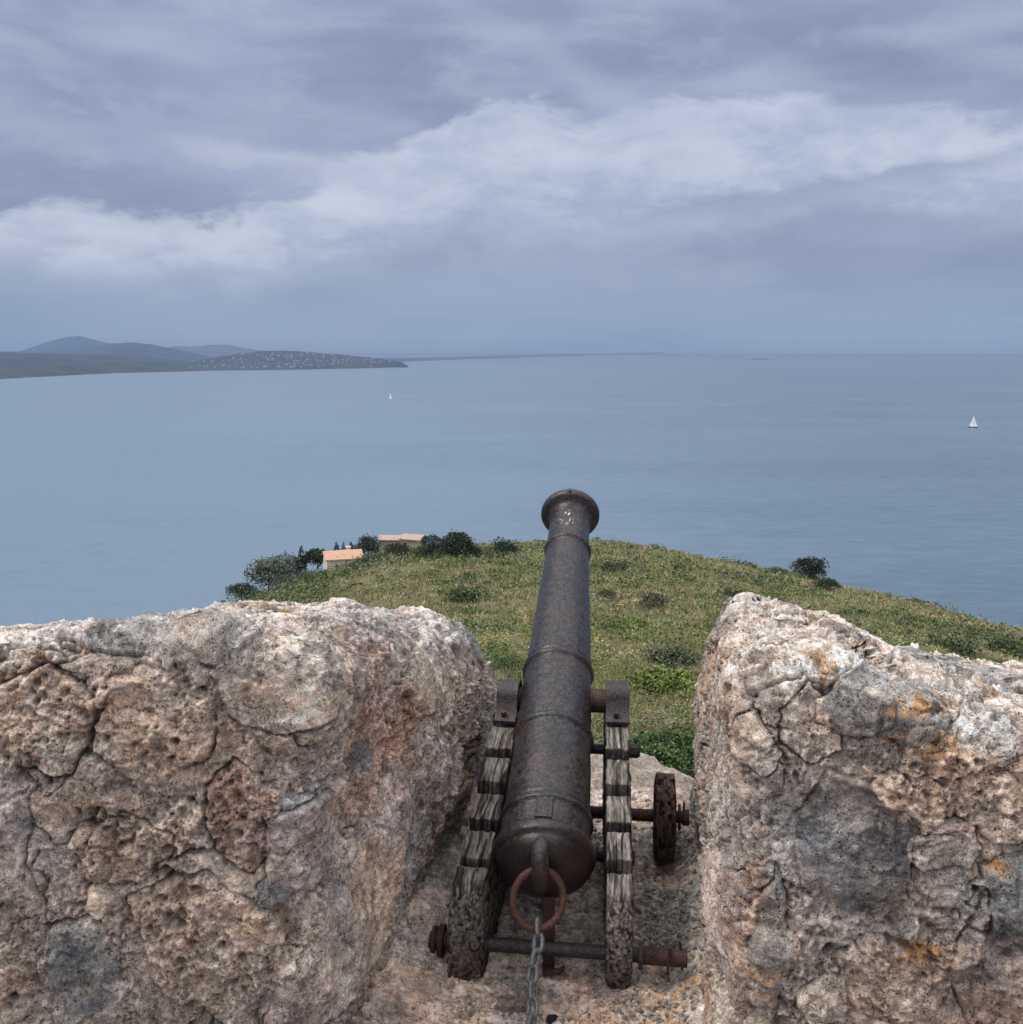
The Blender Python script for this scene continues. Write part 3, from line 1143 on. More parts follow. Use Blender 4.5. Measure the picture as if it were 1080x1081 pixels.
def plant(name, label, cat, P, lobes, n, ls, base, trunk=None, seed=0, group=None, aspect=.5, up=.3, limbs=0):
    rs = np.random.default_rng(seed)
    root = empty(name, tuple(P), label, cat, group)
    Pq, dd, kk, rr = crown_pts(n, rs, lobes)
    L = np.array(lobes)
    zmin, zmax = (L[:, 2] - L[:, 5]).min(), (L[:, 2] + L[:, 5]).max()
    # break the outline with noise
    sc = np.mean(L[:, 3])
    nzv = fbm(Pq, 1.6 / sc, 3, seed % 50)
    Pq += dd * (nzv * sc * .22)[:, None]
    keep = (fbm(Pq + 31, 2.4 / sc, 2, seed % 40 + 3) > -.55)
    Pq, dd, kk, rr = Pq[keep], dd[keep], kk[keep], rr[keep]
    m = len(Pq)
    lv = rs.uniform(.72, 1.25, len(L))[kk]
    cl = 1 + .45 * fbm(Pq + 7, 3.5 / sc, 2, 12)
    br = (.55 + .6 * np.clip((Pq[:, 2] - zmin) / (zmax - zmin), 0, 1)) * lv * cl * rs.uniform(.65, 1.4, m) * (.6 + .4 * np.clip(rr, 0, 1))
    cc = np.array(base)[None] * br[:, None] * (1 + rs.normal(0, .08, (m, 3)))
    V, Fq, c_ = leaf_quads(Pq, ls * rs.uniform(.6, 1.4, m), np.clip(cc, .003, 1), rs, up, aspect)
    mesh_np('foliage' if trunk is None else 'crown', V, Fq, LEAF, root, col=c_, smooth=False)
    mb = MB()
    if trunk:
        h, r_ = trunk
        lean = rs.normal(0, .06 * h, 2)
        top = Vector((lean[0], lean[1], h))
        mb.tube([(0, 0, -.6), (lean[0] * .3, lean[1] * .3, h * .35), (lean[0] * .7, lean[1] * .7, h * .7), top], [r_ * 1.3, r_, r_ * .8, r_ * .5], 8)
        for q in range(max(limbs, 3)):
            lb = lobes[q % len(lobes)]
            st_ = Vector((lean[0] * .6, lean[1] * .6, h * rs.uniform(.5, .85)))
            mb.tube([st_, st_.lerp(Vector(lb[:3]), .6) + Vector((0, 0, .1 * h)), Vector(lb[:3])], [r_ * .5, r_ * .35, r_ * .15], 6)
        mb.build('trunk', BARK, root)
    else:
        for q in range(5):
            lb = lobes[q % len(lobes)]
            a_ = rs.uniform(0, 6.28)
            mb.tube([(0, 0, -.2), (math.cos(a_) * .1, math.sin(a_) * .1, .12), Vector(lb[:3])], [.03, .025, .012], 5)
        mb.build('stem', BARK, root)
    return root


def blob(rs_, W, H, k=7, flat=.9, z0=.5):
    out_ = []
    for i in range(k):
        a = rs_.uniform(0, 6.28)
        r_ = rs_.uniform(0, .55) * W / 2
        s = rs_.uniform(.34, .52)
        out_.append((r_ * math.cos(a), r_ * math.sin(a), H * (z0 + rs_.uniform(-.18, .22)), W * s * .85, W * s * .85, H * s * flat * .62))
    return out_


def tree_at(px, py, wpx, hpx_, kind, label, seed, D=None, n=1600, cat='tree', base=(.024, .040, .018)):
    """px,py: foot in the photo; wpx,hpx_: size in photo pixels"""
    if D is None:
        P, D = ground_hit(px, py)
    else:
        p = atd(px, py, D)
        P = np.array([p[0], p[1], float(zt(np.array([p[0]]), np.array([p[1]]))[0])])
    dep = np.linalg.norm(P)
    W, H = wpx * dep / F, hpx_ * dep / F
    rs_ = random.Random(seed)
    if kind == 'umbrella':
        th = H * .5
        lobes = [(rs_.uniform(-.32, .32) * W, rs_.uniform(-.32, .32) * W, H * rs_.uniform(.60, .74), W * .26, W * .26, H * .22) for _ in range(8)] + [(0, 0, H * .78, W * .34, W * .34, H * .2)]
        return plant('umbrella_pine', label, cat, P, lobes, n, W * .085, base, (th * 1.1, W * .03), seed, 'pines on the left end of the headland')
    if kind == 'cypress':
        lobes = [(0, 0, H * t, W * .5 * s, W * .5 * s, H * .17) for t, s in ((.16, .8), (.32, 1), (.5, .95), (.66, .78), (.8, .52), (.91, .28))]
        return plant('cypress_tree', label, cat, P, lobes, n, W * .13, (.014, .026, .013), (H * .3, W * .08), seed, 'cypresses beside the tiled house')
    if kind == 'round':
        lobes = blob(rs_, W * 1.1, H * .92, 13, 1.1, .50) + [(rs_.uniform(-.25, .25) * W, rs_.uniform(-.2, .2) * W, H * rs_.uniform(.14, .3), W * .3, W * .3, H * .2) for _ in range(4)]
        return plant('evergreen_tree', label, cat, P, lobes, int(n * 1.5), W * .075, base, (H * .45, W * .03), seed, 'evergreen trees on the headland')
    lobes = blob(rs_, W, H, 8, 1.3, .40) + [(0, 0, H * .3, W * .4, W * .4, H * .4)]
    return plant('shrub', label, cat, P, lobes, n, W * .062, base, None, seed, 'bushes scattered over the hill')


# trees of the left grove, left to right
G1, G2, G3 = (.034, .052, .027), (.090, .112, .068), (.026, .040, .020)
tree_at(236, 632, 14, 11, 'bush', 'small dark bush at the far left tip of the headland above the sea', 101, cat='shrub', n=700)
for (px, py, wv_, hv_, lab, sd_) in [
        (268, 633, 24, 16, 'low bush at the foot of the broken topped pine near the left tip', 131),
        (297, 624, 28, 17, 'wide low bush under the rounded grey green tree of the grove', 132),
        (326, 616, 26, 15, 'bush at the right foot of the tall lone cypress', 133),
        (392, 597, 30, 13, 'bush right of the orange roofed house below the pointed tree', 135),
        (440, 590, 24, 12, 'bush in front of the right gable of the stone house', 136),
        (512, 592, 24, 12, 'low bush between the largest pine and the domed bush', 137)]:
    tree_at(px, py, wv_, hv_, 'bush', lab, sd_, cat='shrub', base=((.050, .072, .034), (.070, .090, .045))[sd_ % 2], n=900)
tree_at(255, 632, 25, 24, 'round', 'broken topped dark pine second from the left tip of the grove', 102, base=G3)
tree_at(284, 624, 40, 38, 'round', 'rounded grey green tree left of the tall dark cypress', 103, base=G2)
tree_at(306, 614, 28, 34, 'round', 'tree just behind and left of the tall lone cypress', 104, D=235, base=G2)
tree_at(319, 615, 13, 36, 'cypress', 'tall lone dark cypress in front of the big umbrella pine', 105, base=G3)
tree_at(334, 603, 38, 33, 'umbrella', 'large wide umbrella pine left of the orange roofed house', 106, D=262, n=2600, base=G3)
tree_at(356, 596, 10, 26, 'cypress', 'leftmost small cypress behind the orange roofed house', 107, D=254, base=G3)
tree_at(363, 594, 7, 23, 'cypress', 'thin middle cypress behind the orange roofed house', 108, D=257, base=G3)
tree_at(371, 594, 9, 22, 'cypress', 'rightmost small cypress behind the orange roofed house', 109, D=257, base=G3)
tree_at(379, 592, 16, 20, 'round', 'dark tree right behind the orange roof', 110, D=258, base=G3)
tree_at(389, 589, 24, 30, 'round', 'pointed tree between the orange roof and the ruined stone house', 111, D=264, base=G3)
tree_at(400, 586, 26, 15, 'bush', 'broad green bush below the pointed tree beside the stone house', 112, cat='shrub', base=G2)
tree_at(420, 588, 32, 15, 'bush', 'dark green bush in front of the stone house walls', 113, cat='shrub', base=G3)
tree_at(457, 590, 26, 27, 'round', 'dark pine immediately right of the stone house', 114, base=G3)
tree_at(482, 592, 32, 34, 'round', 'largest dark pine right of the stone house', 115, n=2400, base=G3)
tree_at(500, 590, 22, 18, 'bush', 'low dark bush at the right foot of the largest pine', 116, cat='shrub', base=G3)
tree_at(533, 589, 32, 24, 'bush', 'domed dark bush on the crest left of the cannon muzzle', 117, cat='shrub', base=(.022, .04, .016), n=1500)
tree_at(855, 611, 31, 23, 'round', 'lone dark domed tree on the right crest of the hill', 118, base=G3, n=1800)
tree_at(874, 624, 28, 14, 'bush', 'dark bush just below and right of the lone domed tree', 119, cat='shrub', base=(.022, .04, .015))
tree_at(821, 608, 22, 9, 'bush', 'flat dark bush left of the lone domed tree', 120, cat='shrub', base=G2)
belt = random.Random(12)
for q_ in range(14):
    bx_ = 376 + q_ * 12.5 + belt.uniform(-3, 3)
    if 400 < bx_ < 446:
        continue
    tree_at(bx_, np.interp(bx_, [376, 440, 540], [598, 590, 584]) + belt.uniform(-2, 3), belt.uniform(16, 24), belt.uniform(7, 11), 'bush', 'low dark bush in the green belt along the left crest of the headland', 300 + q_, cat='shrub',
            base=((.050, .075, .036), (.040, .060, .028), (.075, .098, .05))[q_ % 3], n=600)['group'] = 'bushes of the crest belt'
# bushes one can tell apart on the slope
for (px, py, wv_, hv_, b_, lab, sd_, n_) in [
        (672, 668, 30, 18, (.13, .19, .03), 'small bright green bush on the slope right of the barrel', 201, 1400),
        (700, 730, 70, 28, (.16, .21, .05), 'long bright yellow green bush beside the right merlon', 202, 3500),
        (708, 704, 60, 20, (.105, .125, .065), 'large grey green bush above the long yellow green one', 203, 2600),
        (490, 634, 44, 13, (.070, .100, .036), 'dark green bush low on the slope left of the barrel', 204, 1600),
        (648, 604, 34, 12, (.05, .062, .03), 'olive bush near the crest right of the muzzle', 205, 900),
        (1063, 692, 40, 16, (.060, .085, .036), 'round dark bush at the right edge of the hill', 206, 1500),
        (1008, 690, 48, 15, (.055, .080, .034), 'dark bush above the grey top of the right merlon', 207, 1500),
        (690, 641, 34, 14, (.052, .062, .03), 'grey olive bush midway up the slope', 208, 1000),
        (640, 633, 26, 12, (.05, .07, .025), 'small olive bush right of the slender end of the barrel', 209, 900),
        (772, 634, 34, 13, (.038, .055, .022), 'flat green bush behind the peak of the right merlon', 210, 900)]:
    tree_at(px, py, wv_, hv_, 'bush', lab, sd_, n=n_, cat='shrub', base=b_)
# big leafy bush close below the embrasure
pB = atd(712, 800, 17.0)
pB[2] = pB[2] - 1.1
rs_ = random.Random(3)
lb = [(rs_.uniform(-.75, .75), rs_.uniform(-.5, .5), rs_.uniform(.55, 1.15), .5, .5, .42) for _ in range(12)]
plant('shrub', 'leafy dark green bush close behind the pale sill stone and the wooden wheel', 'shrub', pB, lb, 9000, .075, (.060, .100, .034), None, 77, 'bushes scattered over the hill', .5, .3)
pB = atd(660, 792, 21.0)
pB[2] = float(zt(np.array([pB[0]]), np.array([pB[1]]))[0])
lb = [(rs_.uniform(-.9, .9), rs_.uniform(-.5, .5), rs_.uniform(.3, .7), .5, .5, .36) for _ in range(9)]
plant('shrub', 'olive green bush seen between the barrel and the right carriage cheek', 'shrub', pB, lb, 4500, .085, (.07, .09, .028), None, 78, 'bushes scattered over the hill', .5, .3)

# ---------------------------------------------------------------- houses on the headland
TILE = material('roof_tiles')
_m, nt, b, out = TILE
pos = nt.new('ShaderNodeTexCoord').outputs['Object']
wv_ = nt.new('ShaderNodeTexWave', wave_type='BANDS', bands_direction='X')
nt.l.new(pos, wv_.inputs[0])
wv_.inputs['Scale'].default_value = 1.6
wv_.inputs['Distortion'].default_value = .3
n_ = nt.noise(pos, 1.2, 5, .7)
c_ = nt.mix(n_, (.48, .26, .17, 1), (.68, .44, .32, 1))
c_ = nt.mix(nt.math('MULTIPLY', wv_.outputs[1], .35), c_, (.28, .14, .09, 1))
nt.l.new(c_, b.inputs['Base Color'])
b.inputs['Roughness'].default_value = .9
haze(nt, out, b.outputs[0])
TILE = _m
TILE2 = mat_plain('old_roof_tiles', (.42, .31, .25), .95, 0, .35, 1.2, hz=True)
WALLH = mat_plain('house_render', (.70, .65, .58), .95, 0, .2, .9, hz=True)
WALLS = mat_plain('house_stone', (.40, .34, .28), .95, 0, .4, 2.2, hz=True)
PANE = mat_plain('dark_window', (.03, .03, .035), .3, 0, .1, 1, hz=True)


def house(label, foot, D, W, L, H, rise, rz, wallm, wins, seed, roofm=TILE, chimney=True):
    p = atd(foot[0], foot[1], D)
    gz = float(zt(np.array([p[0]]), np.array([p[1]]))[0])
    zb = (p[2] if abs(p[2] - gz) < 6 else gz) + .3
    root = empty('tiled_house', (p[0], p[1], zb), label, 'house', rot=(0, 0, rz))
    mb = MB()
    x, y = W / 2, L / 2
    # pentagonal body, ridge along X
    mb.add([(-x, -y, -5), (x, -y, -5), (x, y, -5), (-x, y, -5), (-x, -y, H), (x, -y, H), (x, y, H), (-x, y, H), (-x, 0, H + rise), (x, 0, H + rise)],
           [(0, 1, 5, 4), (2, 3, 7, 6), (1, 2, 6, 9, 5), (3, 0, 4, 8, 7), (4, 5, 9, 8), (6, 7, 8, 9), (3, 2, 1, 0)])
    mb.build('wall', wallm, root, smooth=False)
    rb = MB()
    ov = .45
    k = rise / y
    for s in (-1, 1):
        a = [(-x - ov, s * (y + ov), H - k * ov + .06), (x + ov, s * (y + ov), H - k * ov + .06), (x + ov, 0, H + rise + .06), (-x - ov, 0, H + rise + .06)]
        bt = [(q[0], q[1], q[2] + .22) for q in a]
        v = a + bt
        rb.add(v, [(0, 1, 2, 3), (4, 5, 6, 7), (0, 1, 5, 4), (1, 2, 6, 5), (2, 3, 7, 6), (3, 0, 4, 7)])
    rf = rb.build('roof', roofm, root, smooth=False)
    if chimney:
        cb = MB()
        cb.box((x * .4, y * .35, H + rise * .9), (.8, .8, 1.5), bev=.05)
        cb.box((x * .4, y * .35, H + rise * .9 + .85), (1.1, 1.1, .2), bev=.03)
        cb.build('chimney', wallm, rf, smooth=False)
    for (u, zc, ww, hh) in wins:
        wb = MB()
        wb.box((u * W, -y - .03, zc), (ww + .3, .12, hh + .3), bev=.02)
        fr = wb.build('window', WALLH, root, smooth=False)
        pb = MB()
        pb.box((u * W, -y - .08, zc), (ww, .1, hh))
        pb.build('pane', PANE, fr, smooth=False)
    return root


house('small pale house with a bright orange tiled roof at the left of the headland', (362, 603), 244, 8.3, 7.0, 3.3, 1.3, .30, WALLH, [(-.2, 1.6, .9, 1.1)], 1)
house('left half of the pale roofed stone house at the top of the headland', (417, 579), 272, 7.6, 5.0, 2.4, .7, -.05, WALLS, [(.28, 1.4, 1.0, 1.1)], 2, roofm=TILE2, chimney=False)
house('right half of the stone house with a gable roof next to the dark pine', (437, 581), 268, 5.4, 5.0, 3.0, .8, -.35, WALLS, [(-.25, 1.7, .9, 1.1)], 3, roofm=TILE2, chimney=False)

# ---------------------------------------------------------------- sailing boats
SAIL = mat_plain('sail_cloth', (.94, .95, .96), .7, 0, .02, .5)
HULL = mat_plain('boat_hull', (.07, .085, .11), .4, 0, .1, 1)
HULLW = mat_plain('white_hull', (.7, .72, .74), .4, 0, .05, 1)
MAST = mat_plain('mast_metal', (.5, .5, .5), .4, .6, .1, 1)


def sailboat(px, py, label, S, hull, rz):
    d = ray(px, py)
    P = d * (SEA / d[2])
    root = empty('sailboat', tuple(P), label, 'sailboat', 'sailboats out on the bay', (0, 0, rz))
    mb = MB()
    n = 13
    V, Fc = [], []
    for i in range(n):
        t = i / (n - 1)
        x_ = (t - .45) * S * .72
        hw = S * .105 * (math.sin(min(1, t * 1.0 + .25) * math.pi) ** .6 if t < .99 else .02)
        sheer = S * .055 + S * .03 * (t - .4) ** 2 * 4
        V += [(x_, -hw, sheer), (x_, -hw * .75, -.1), (x_, 0, -.5), (x_, hw * .75, -.1), (x_, hw, sheer)]
    for i in range(n - 1):
        a = i * 5
        for k in range(4):
            Fc.append((a + k, a + k + 1, a + k + 6, a + k + 5))
        Fc.append((a + 4, a, a + 5, a + 9))
    Fc += [(0, 1, 2, 3, 4), tuple(range(n * 5 - 1, n * 5 - 6, -1))]
    mb.add(V, Fc)
    mb.build('hull', hull, root)
    cb = MB()
    cb.box((-S * .02, 0, S * .07), (S * .26, S * .11, S * .05), bev=.1)
    cb.build('cabin', HULLW, root)
    ms = MB()
    ms.tube([(S * .06, 0, 0), (S * .06, 0, S * 1.04)], [.12, .07], 8)
    ms.tube([(S * .06, 0, S * .13), (-S * .30, 0, S * .12)], .08, 8)
    ms.build('mast', MAST, root)

    def sail(A, B, C, belly):
        s_ = MB()
        V, Fc, N = [], [], 8
        A, B, C = map(Vector, (A, B, C))
        for i in range(N + 1):
            for j in range(N + 1):
                u, v = i / N, j / N
                p = A.lerp(B, u).lerp(C, v)
                p.y += belly * math.sin(math.pi * u) * (1 - v) * math.sin(math.pi * min(1, v + .2))
                V.append(tuple(p))
        for i in range(N):
            for j in range(N):
                a = i * (N + 1) + j
                Fc.append((a, a + 1, a + N + 2, a + N + 1))
        s_.add(V, Fc)
        return s_
    sail((S * .05, 0, S * .15), (-S * .29, 0, S * .14), (S * .055, 0, S * 1.02), S * .05).build('mainsail', SAIL, root)
    sail((S * .40, 0, S * .08), (S * .04, 0, S * .14), (S * .065, 0, S * .93), S * .06).build('jib', SAIL, root)
    return root


sailboat(1026.6, 451.5, 'larger sailboat with white sails and dark hull at the right of the bay', 16.0, HULL, -.65)
sailboat(412, 421.5, 'tiny distant white sailboat below the wooded headland', 13.5, HULLW, -.7)

# ---------------------------------------------------------------- masonry
TYPES = {'grey': (.262, .248, .236), 'dark': (.205, .188, .180), 'pink': (.480, .380, .335), 'tan': (.470, .372, .300), 'red': (.400, .275, .220), 'white': (.58, .55, .52),
         'orange': (.36, .19, .07), 'slate': (.250, .242, .238), 'pale': (.54, .46, .395)}
MATRIX = np.array([.415, .345, .298])
SPOT = {'orange': (.50, .27, .10), 'white': (.56, .54, .51), 'dark': (.05, .05, .05), 'red': (.23, .115, .08), 'pale': (.40, .34, .29), 'rusty': (.36, .21, .135)}


def ridged(P, f, octs, seed, gain=.55):
    out_ = np.zeros(len(P), dtype=np.float32)
    a = 1.0
    for o in range(octs):
        out_ += a * (.45 - np.abs(perlin(P, f * 2.1 ** o, seed + o)) * 1.5)
        a *= gain
    return out_


def masonry(P, N, stones, seed, scale=5.2, spots=()):
    """displacement (m) and colour for masonry points; stones: list of (centre, (rx,ry,rz), type, proud)"""
    n = len(P)
    W1 = np.stack([fbm(P, 6, 4, seed + 1, .6), fbm(P, 6, 4, seed + 5, .6), fbm(P, 6, 4, seed + 9, .6)], 1)
    Pw = P + W1 * .05
    big = fbm(P, 1.7, 2, seed + 12)
    # secondary rubble, mostly flush with the old mortar
    f1, f2, idd = worley(Pw * [1, 1, 1.25], scale, seed)
    r1 = ((idd * 7919) % 1000) / 1000.0
    r2 = ((idd * 104729) % 997) / 997.0
    g = (f2 - f1)
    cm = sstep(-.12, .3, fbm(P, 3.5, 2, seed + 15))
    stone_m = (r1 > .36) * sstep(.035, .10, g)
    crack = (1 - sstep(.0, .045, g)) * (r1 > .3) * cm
    disp = big * .020
    tilt = ((Pw * scale - np.floor(Pw * scale)) - .5)
    disp += stone_m * (.008 + .012 * r2) - crack * .012
    disp += stone_m * .012 * (tilt[:, 0] * (r1 - .5) + tilt[:, 1] * (r2 - .5) + tilt[:, 2] * (.5 - r1))
    rough = np.where(stone_m > .5, .55 + .5 * (r2 > .6), 1.15)
    palette = np.array([TYPES[t] for t in ('pink', 'tan', 'pink', 'grey', 'tan', 'pale', 'tan', 'pale', 'pale', 'pink')])
    pc = palette[(idd % 10)] * (.86 + .3 * r2[:, None])
    col = MATRIX[None] * np.ones((n, 1))
    col = col * (1 - stone_m[:, None] * .88) + pc * stone_m[:, None] * .88
    best = np.full(n, 9.0)
    for (cc, rr, ty, proud) in stones:
        q = (P + W1 * .016 - np.asarray(cc)) / np.asarray(rr)
        pr_ = random.Random(int(abs(cc[0]) * 9973 + abs(cc[2]) * 7919))
        d = np.abs(q[:, 1]) * .9
        a0 = pr_.uniform(0, 1)
        nk = pr_.choice((5, 6, 6, 7))
        for kq in range(nk):
            an = a0 + 2 * math.pi * (kq + pr_.uniform(-.22, .22)) / nk
            d = np.maximum(d, (q[:, 0] * math.cos(an) + q[:, 2] * math.sin(an) + q[:, 1] * pr_.uniform(-.15, .15)) / pr_.uniform(.74, 1.0))
        d = d + .07 * W1[:, 1]
        m = (d < best)
        inside = sstep(1.05, .95, d) * m
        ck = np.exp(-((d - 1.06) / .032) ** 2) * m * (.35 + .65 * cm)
        base = disp * .45 + proud * .8 + .006 * (1 - np.clip(d, 0, 1) ** 2)
        hs = int(abs(cc[0]) * 977) % 100
        sm = ty in ('grey', 'dark', 'slate')
        fac = ridged(P + hs, 4.5, 2, seed + hs % 9) * (.014 if sm else .010)
        disp = disp * (1 - inside) + (base + fac) * inside - ck * .015
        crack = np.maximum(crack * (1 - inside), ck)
        stc = np.array(TYPES[ty])[None] * (1 + .3 * W1[:, 2:3]) * (1 + .10 * np.stack([W1[:, 0], W1[:, 0] * 0, -W1[:, 0]], 1))
        col = col * (1 - inside[:, None]) + stc * inside[:, None]
        ra = .30 if sm else (.62 if ty in ('pink', 'pale', 'white') else 1.15)
        rough = rough * (1 - inside) + ra * inside
        best = np.minimum(best, d)
    patch = sstep(-.35, .35, fbm(P, 7, 2, seed + 41))
    # eroded tufa: pits of several sizes, sharp ridges between them
    p1, p1b, id1 = worley(P + W1 * .012, 30, seed + 31)
    p2, p2b, id2 = worley(P + W1 * .006, 72, seed + 37)
    pit1 = (1 - sstep(.08, .40, p1)) * ((id1 % 100) < 30) * (.35 + .65 * patch)
    pit2 = (1 - sstep(.10, .46, p2)) * ((id2 % 100) < 46) * (.3 + .7 * patch)
    rid = ridged(P, 24, 3, seed + 43, .6)
    # broken, flat-faced fracture steps
    fct = 0
    for (fq, am, sd_) in ((7.5, .030, 3), (17, .012, 5)):
        Pq = P + W1 * (.035 if fq < 10 else .012)
        a1, a2, ai = worley(Pq, fq, seed + 60 + sd_)
        lc = np.sin(Pq * fq * 1.9 + (ai % 17)[:, None]) * .5
        t1, t2, t3 = [((ai * k_) % 1009) / 1009.0 - .5 for k_ in (7919, 104729, 31337)]
        fct = fct + am * (t1 * .55 + t2 * lc[:, 0] + t3 * lc[:, 2] + t1 * lc[:, 1]) * sstep(.0, .09, a2 - a1)
    fct = np.clip(fct, -.018, .016)
    gr = perlin(P, 46, seed + 47)
    gr2 = perlin(P, 105, seed + 53)
    hf = rough * (.0080 * rid + .0026 * gr + .0034 * gr2) * (.6 + .7 * patch)
    disp += fct * np.clip(.55 + .5 * rough, 0, 1)
    disp += hf - rough * (.013 * pit1 + .0062 * pit2)
    # angular fracture planes on the hard stones
    fx = ridged(P * [1, 1, 1.5], 9, 3, seed + 59)
    disp += (1.15 - np.clip(rough, 0, 1.15)) * .008 * fx
    rc_ = np.clip(rough, 0, 1.1)
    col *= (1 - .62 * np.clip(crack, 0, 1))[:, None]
    col *= (1 - .72 * pit1 * rc_)[:, None]  # shade inside the pits painted into the vertex colour
    col *= (1 - .50 * pit2 * rc_)[:, None]
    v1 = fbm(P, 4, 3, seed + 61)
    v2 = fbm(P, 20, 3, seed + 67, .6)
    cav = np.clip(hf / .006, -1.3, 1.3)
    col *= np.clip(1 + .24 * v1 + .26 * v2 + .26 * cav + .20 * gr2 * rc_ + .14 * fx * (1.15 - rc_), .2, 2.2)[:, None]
    warm = fbm(P + 5, 3.6, 3, seed + 71)[:, None]
    col *= 1 + np.clip(warm, -.8, .8) * np.array([.15, .0, -.14])
    fl = sstep(.30, .5, perlin(P, 62, seed + 77)) * rc_
    col += (fl * .14)[:, None] * np.array([1, .93, .86])
    # pale veins on the hard grey stones
    vn = np.exp(-(fbm(P, 9, 4, seed + 79, .65) / .05) ** 2) * (1 - rc_) * .45
    mott = fbm(P, 13, 4, seed + 83, .7)[:, None] * (1.1 - rc_)[:, None]
    col *= np.clip(1 + .55 * mott, .4, 1.9)
    col *= 1 + np.clip(mott, -1, 1) * np.array([.10, .02, -.08])
    col = col * (1 - vn[:, None]) + vn[:, None] * .38
    # upward faces made paler, with lichen
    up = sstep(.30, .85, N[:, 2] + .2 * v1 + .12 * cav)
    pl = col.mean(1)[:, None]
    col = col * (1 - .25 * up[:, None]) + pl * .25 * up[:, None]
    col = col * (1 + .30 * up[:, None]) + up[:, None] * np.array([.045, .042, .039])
    wl = sstep(.22, .42, fbm(P, 14, 4, seed + 81, .65) + .10 * v1) * up
    col = col * (1 - .6 * wl[:, None]) + np.array([.55, .53, .50]) * .6 * wl[:, None]
    bl = sstep(.22, .42, fbm(P, 9, 5, seed + 84, .65)) * (.25 + .75 * up)
    col *= (1 - .5 * bl)[:, None]
    ol = sstep(.50, .60, fbm(P, 13, 4, seed + 87, .6)) * up
    col = col * (1 - .5 * ol[:, None]) + np.array([.42, .26, .12]) * .5 * ol[:, None]
    for (cc, r_, ty, st_) in spots:
        d = np.linalg.norm((P - np.asarray(cc)) / r_, axis=1)
        d = d + 1.5 * fbm(P, 24, 4, seed + 91, .7)
        a = (sstep(.85, .40, d) * st_)[:, None]
        col = col * (1 - a) + np.array(SPOT[ty]) * (1 + .3 * gr[:, None]) * a
    g_ = col.mean(1)[:, None]
    col = (g_ + (col - g_) * .86) * np.array([1.18, 1.15, 1.13])
    return disp, np.clip(col, .008, .9)


def merlon(name, label, corners, tops, zb, dims, r_, us, vs, ws, sculpt, stone_px, spot_px, seed):
    LX, LY, LZ = dims
    U, Q = boxgrid(us, vs, ws)
    p = U * [LX, LY, LZ]
    lo = np.array([r_, r_, -9.0])
    hi = np.array([LX - r_, LY - r_, LZ - r_])
    q = np.clip(p, lo, hi)
    d = p - q
    L = np.linalg.norm(d, axis=1)
    ok = L > 1e-9
    d[ok] /= L[ok][:, None]
    mx = np.abs(p - q).max(1)
    p = np.where((ok & (L > 0))[:, None], q + d * np.minimum(r_, np.where(L > 0, mx, 0))[:, None], p)
    u, v, w_ = p[:, 0] / LX, p[:, 1] / LY, p[:, 2] / LZ
    A, B, C, D = [np.array(c_, float) for c_ in corners]      # (u0v0),(u1v0),(u0v1),(u1v1)
    xy = ((1 - u) * (1 - v))[:, None] * A + (u * (1 - v))[:, None] * B + ((1 - u) * v)[:, None] * C + (u * v)[:, None] * D
    t00, t10, t01, t11 = tops
    zt_ = (1 - u) * (1 - v) * t00 + u * (1 - v) * t10 + (1 - u) * v * t01 + u * v * t11
    z = zb + w_ * (zt_ - zb)
    P = np.column_stack([xy, z])
    P = sculpt(P, u, v, w_)
    N = vnormals(P, Q)
    N[:, :] = N
    px, py, dep = project(P)
    vis = (P * N).sum(1) < 0

    def locate(x, y):
        m = np.where(vis & (np.abs(px - x) < 7) & (np.abs(py - y) < 7) & (dep > .3))[0]
        if not len(m):
            m = np.where(vis & (dep > .3))[0]
            return P[m[np.argmin((px[m] - x) ** 2 + (py[m] - y) ** 2)]], 2.5
        k = m[np.argmin(dep[m])]
        return P[k], dep[k]
    stones = []
    for (x, y, rx, ry, ty, proud) in stone_px:
        c_, dp = locate(x, y)
        a, b_ = rx * dp / F, ry * dp / F
        stones.append((c_, (a, max(a, b_) * 1.6, b_ * 1.05), ty, proud))
    spots = []
    for (x, y, r0, ty, s_) in spot_px:
        c_, dp = locate(x, y)
        spots.append((c_, r0 * dp / F, ty, s_))
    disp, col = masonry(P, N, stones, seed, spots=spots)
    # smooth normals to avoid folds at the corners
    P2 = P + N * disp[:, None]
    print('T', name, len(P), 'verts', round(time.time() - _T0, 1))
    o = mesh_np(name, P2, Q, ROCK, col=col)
    tag(o, label, 'parapet wall', 'rubble stone merlons of the tower parapet')
    return o


# left merlon ------------------------------------------------------
LXl, LYl, LZl = 2.3, 1.75, 1.6


def nspace(L, segs):
    a = spaced(*segs)
    return (a - a[0]) / (a[-1] - a[0])


usL = nspace(LXl, [(0, .5, .02), (1.2, .008), (2.3, .0036)])
vsL = nspace(LYl, [(0, 1.75, .0050)])
wsL = nspace(LZl, [(0, .45, .008), (1.6, .0036)])


def sculptL(P, u, v, w_):
    e = (1 - u) * LXl                  # distance from the embrasure side
    f = np.clip((.36 - e) / .36, 0, 1)
    P[:, 2] -= w_ * (.36 * f ** 2.8) * (.25 + .75 * v)
    P[:, 2] += w_ * .035 * np.sin(P[:, 0] * 7 + 1.0) * np.clip(v * 1.3, 0, 1) + w_ * .03 * fbm(P * [1, 1, 0], 4, 2, 4)
    # slight swell of the near face
    P[:, 1] -= .05 * np.sin(np.clip(w_, 0, 1) * math.pi) * (1 - v)
    P[:, 0] -= .13 * f * (1 - w_) ** 1.2 * (1 - .75 * v)
    P[:, 0] += .035 * fbm(P, 2.2, 2, 8) * (e < .5)
    return P


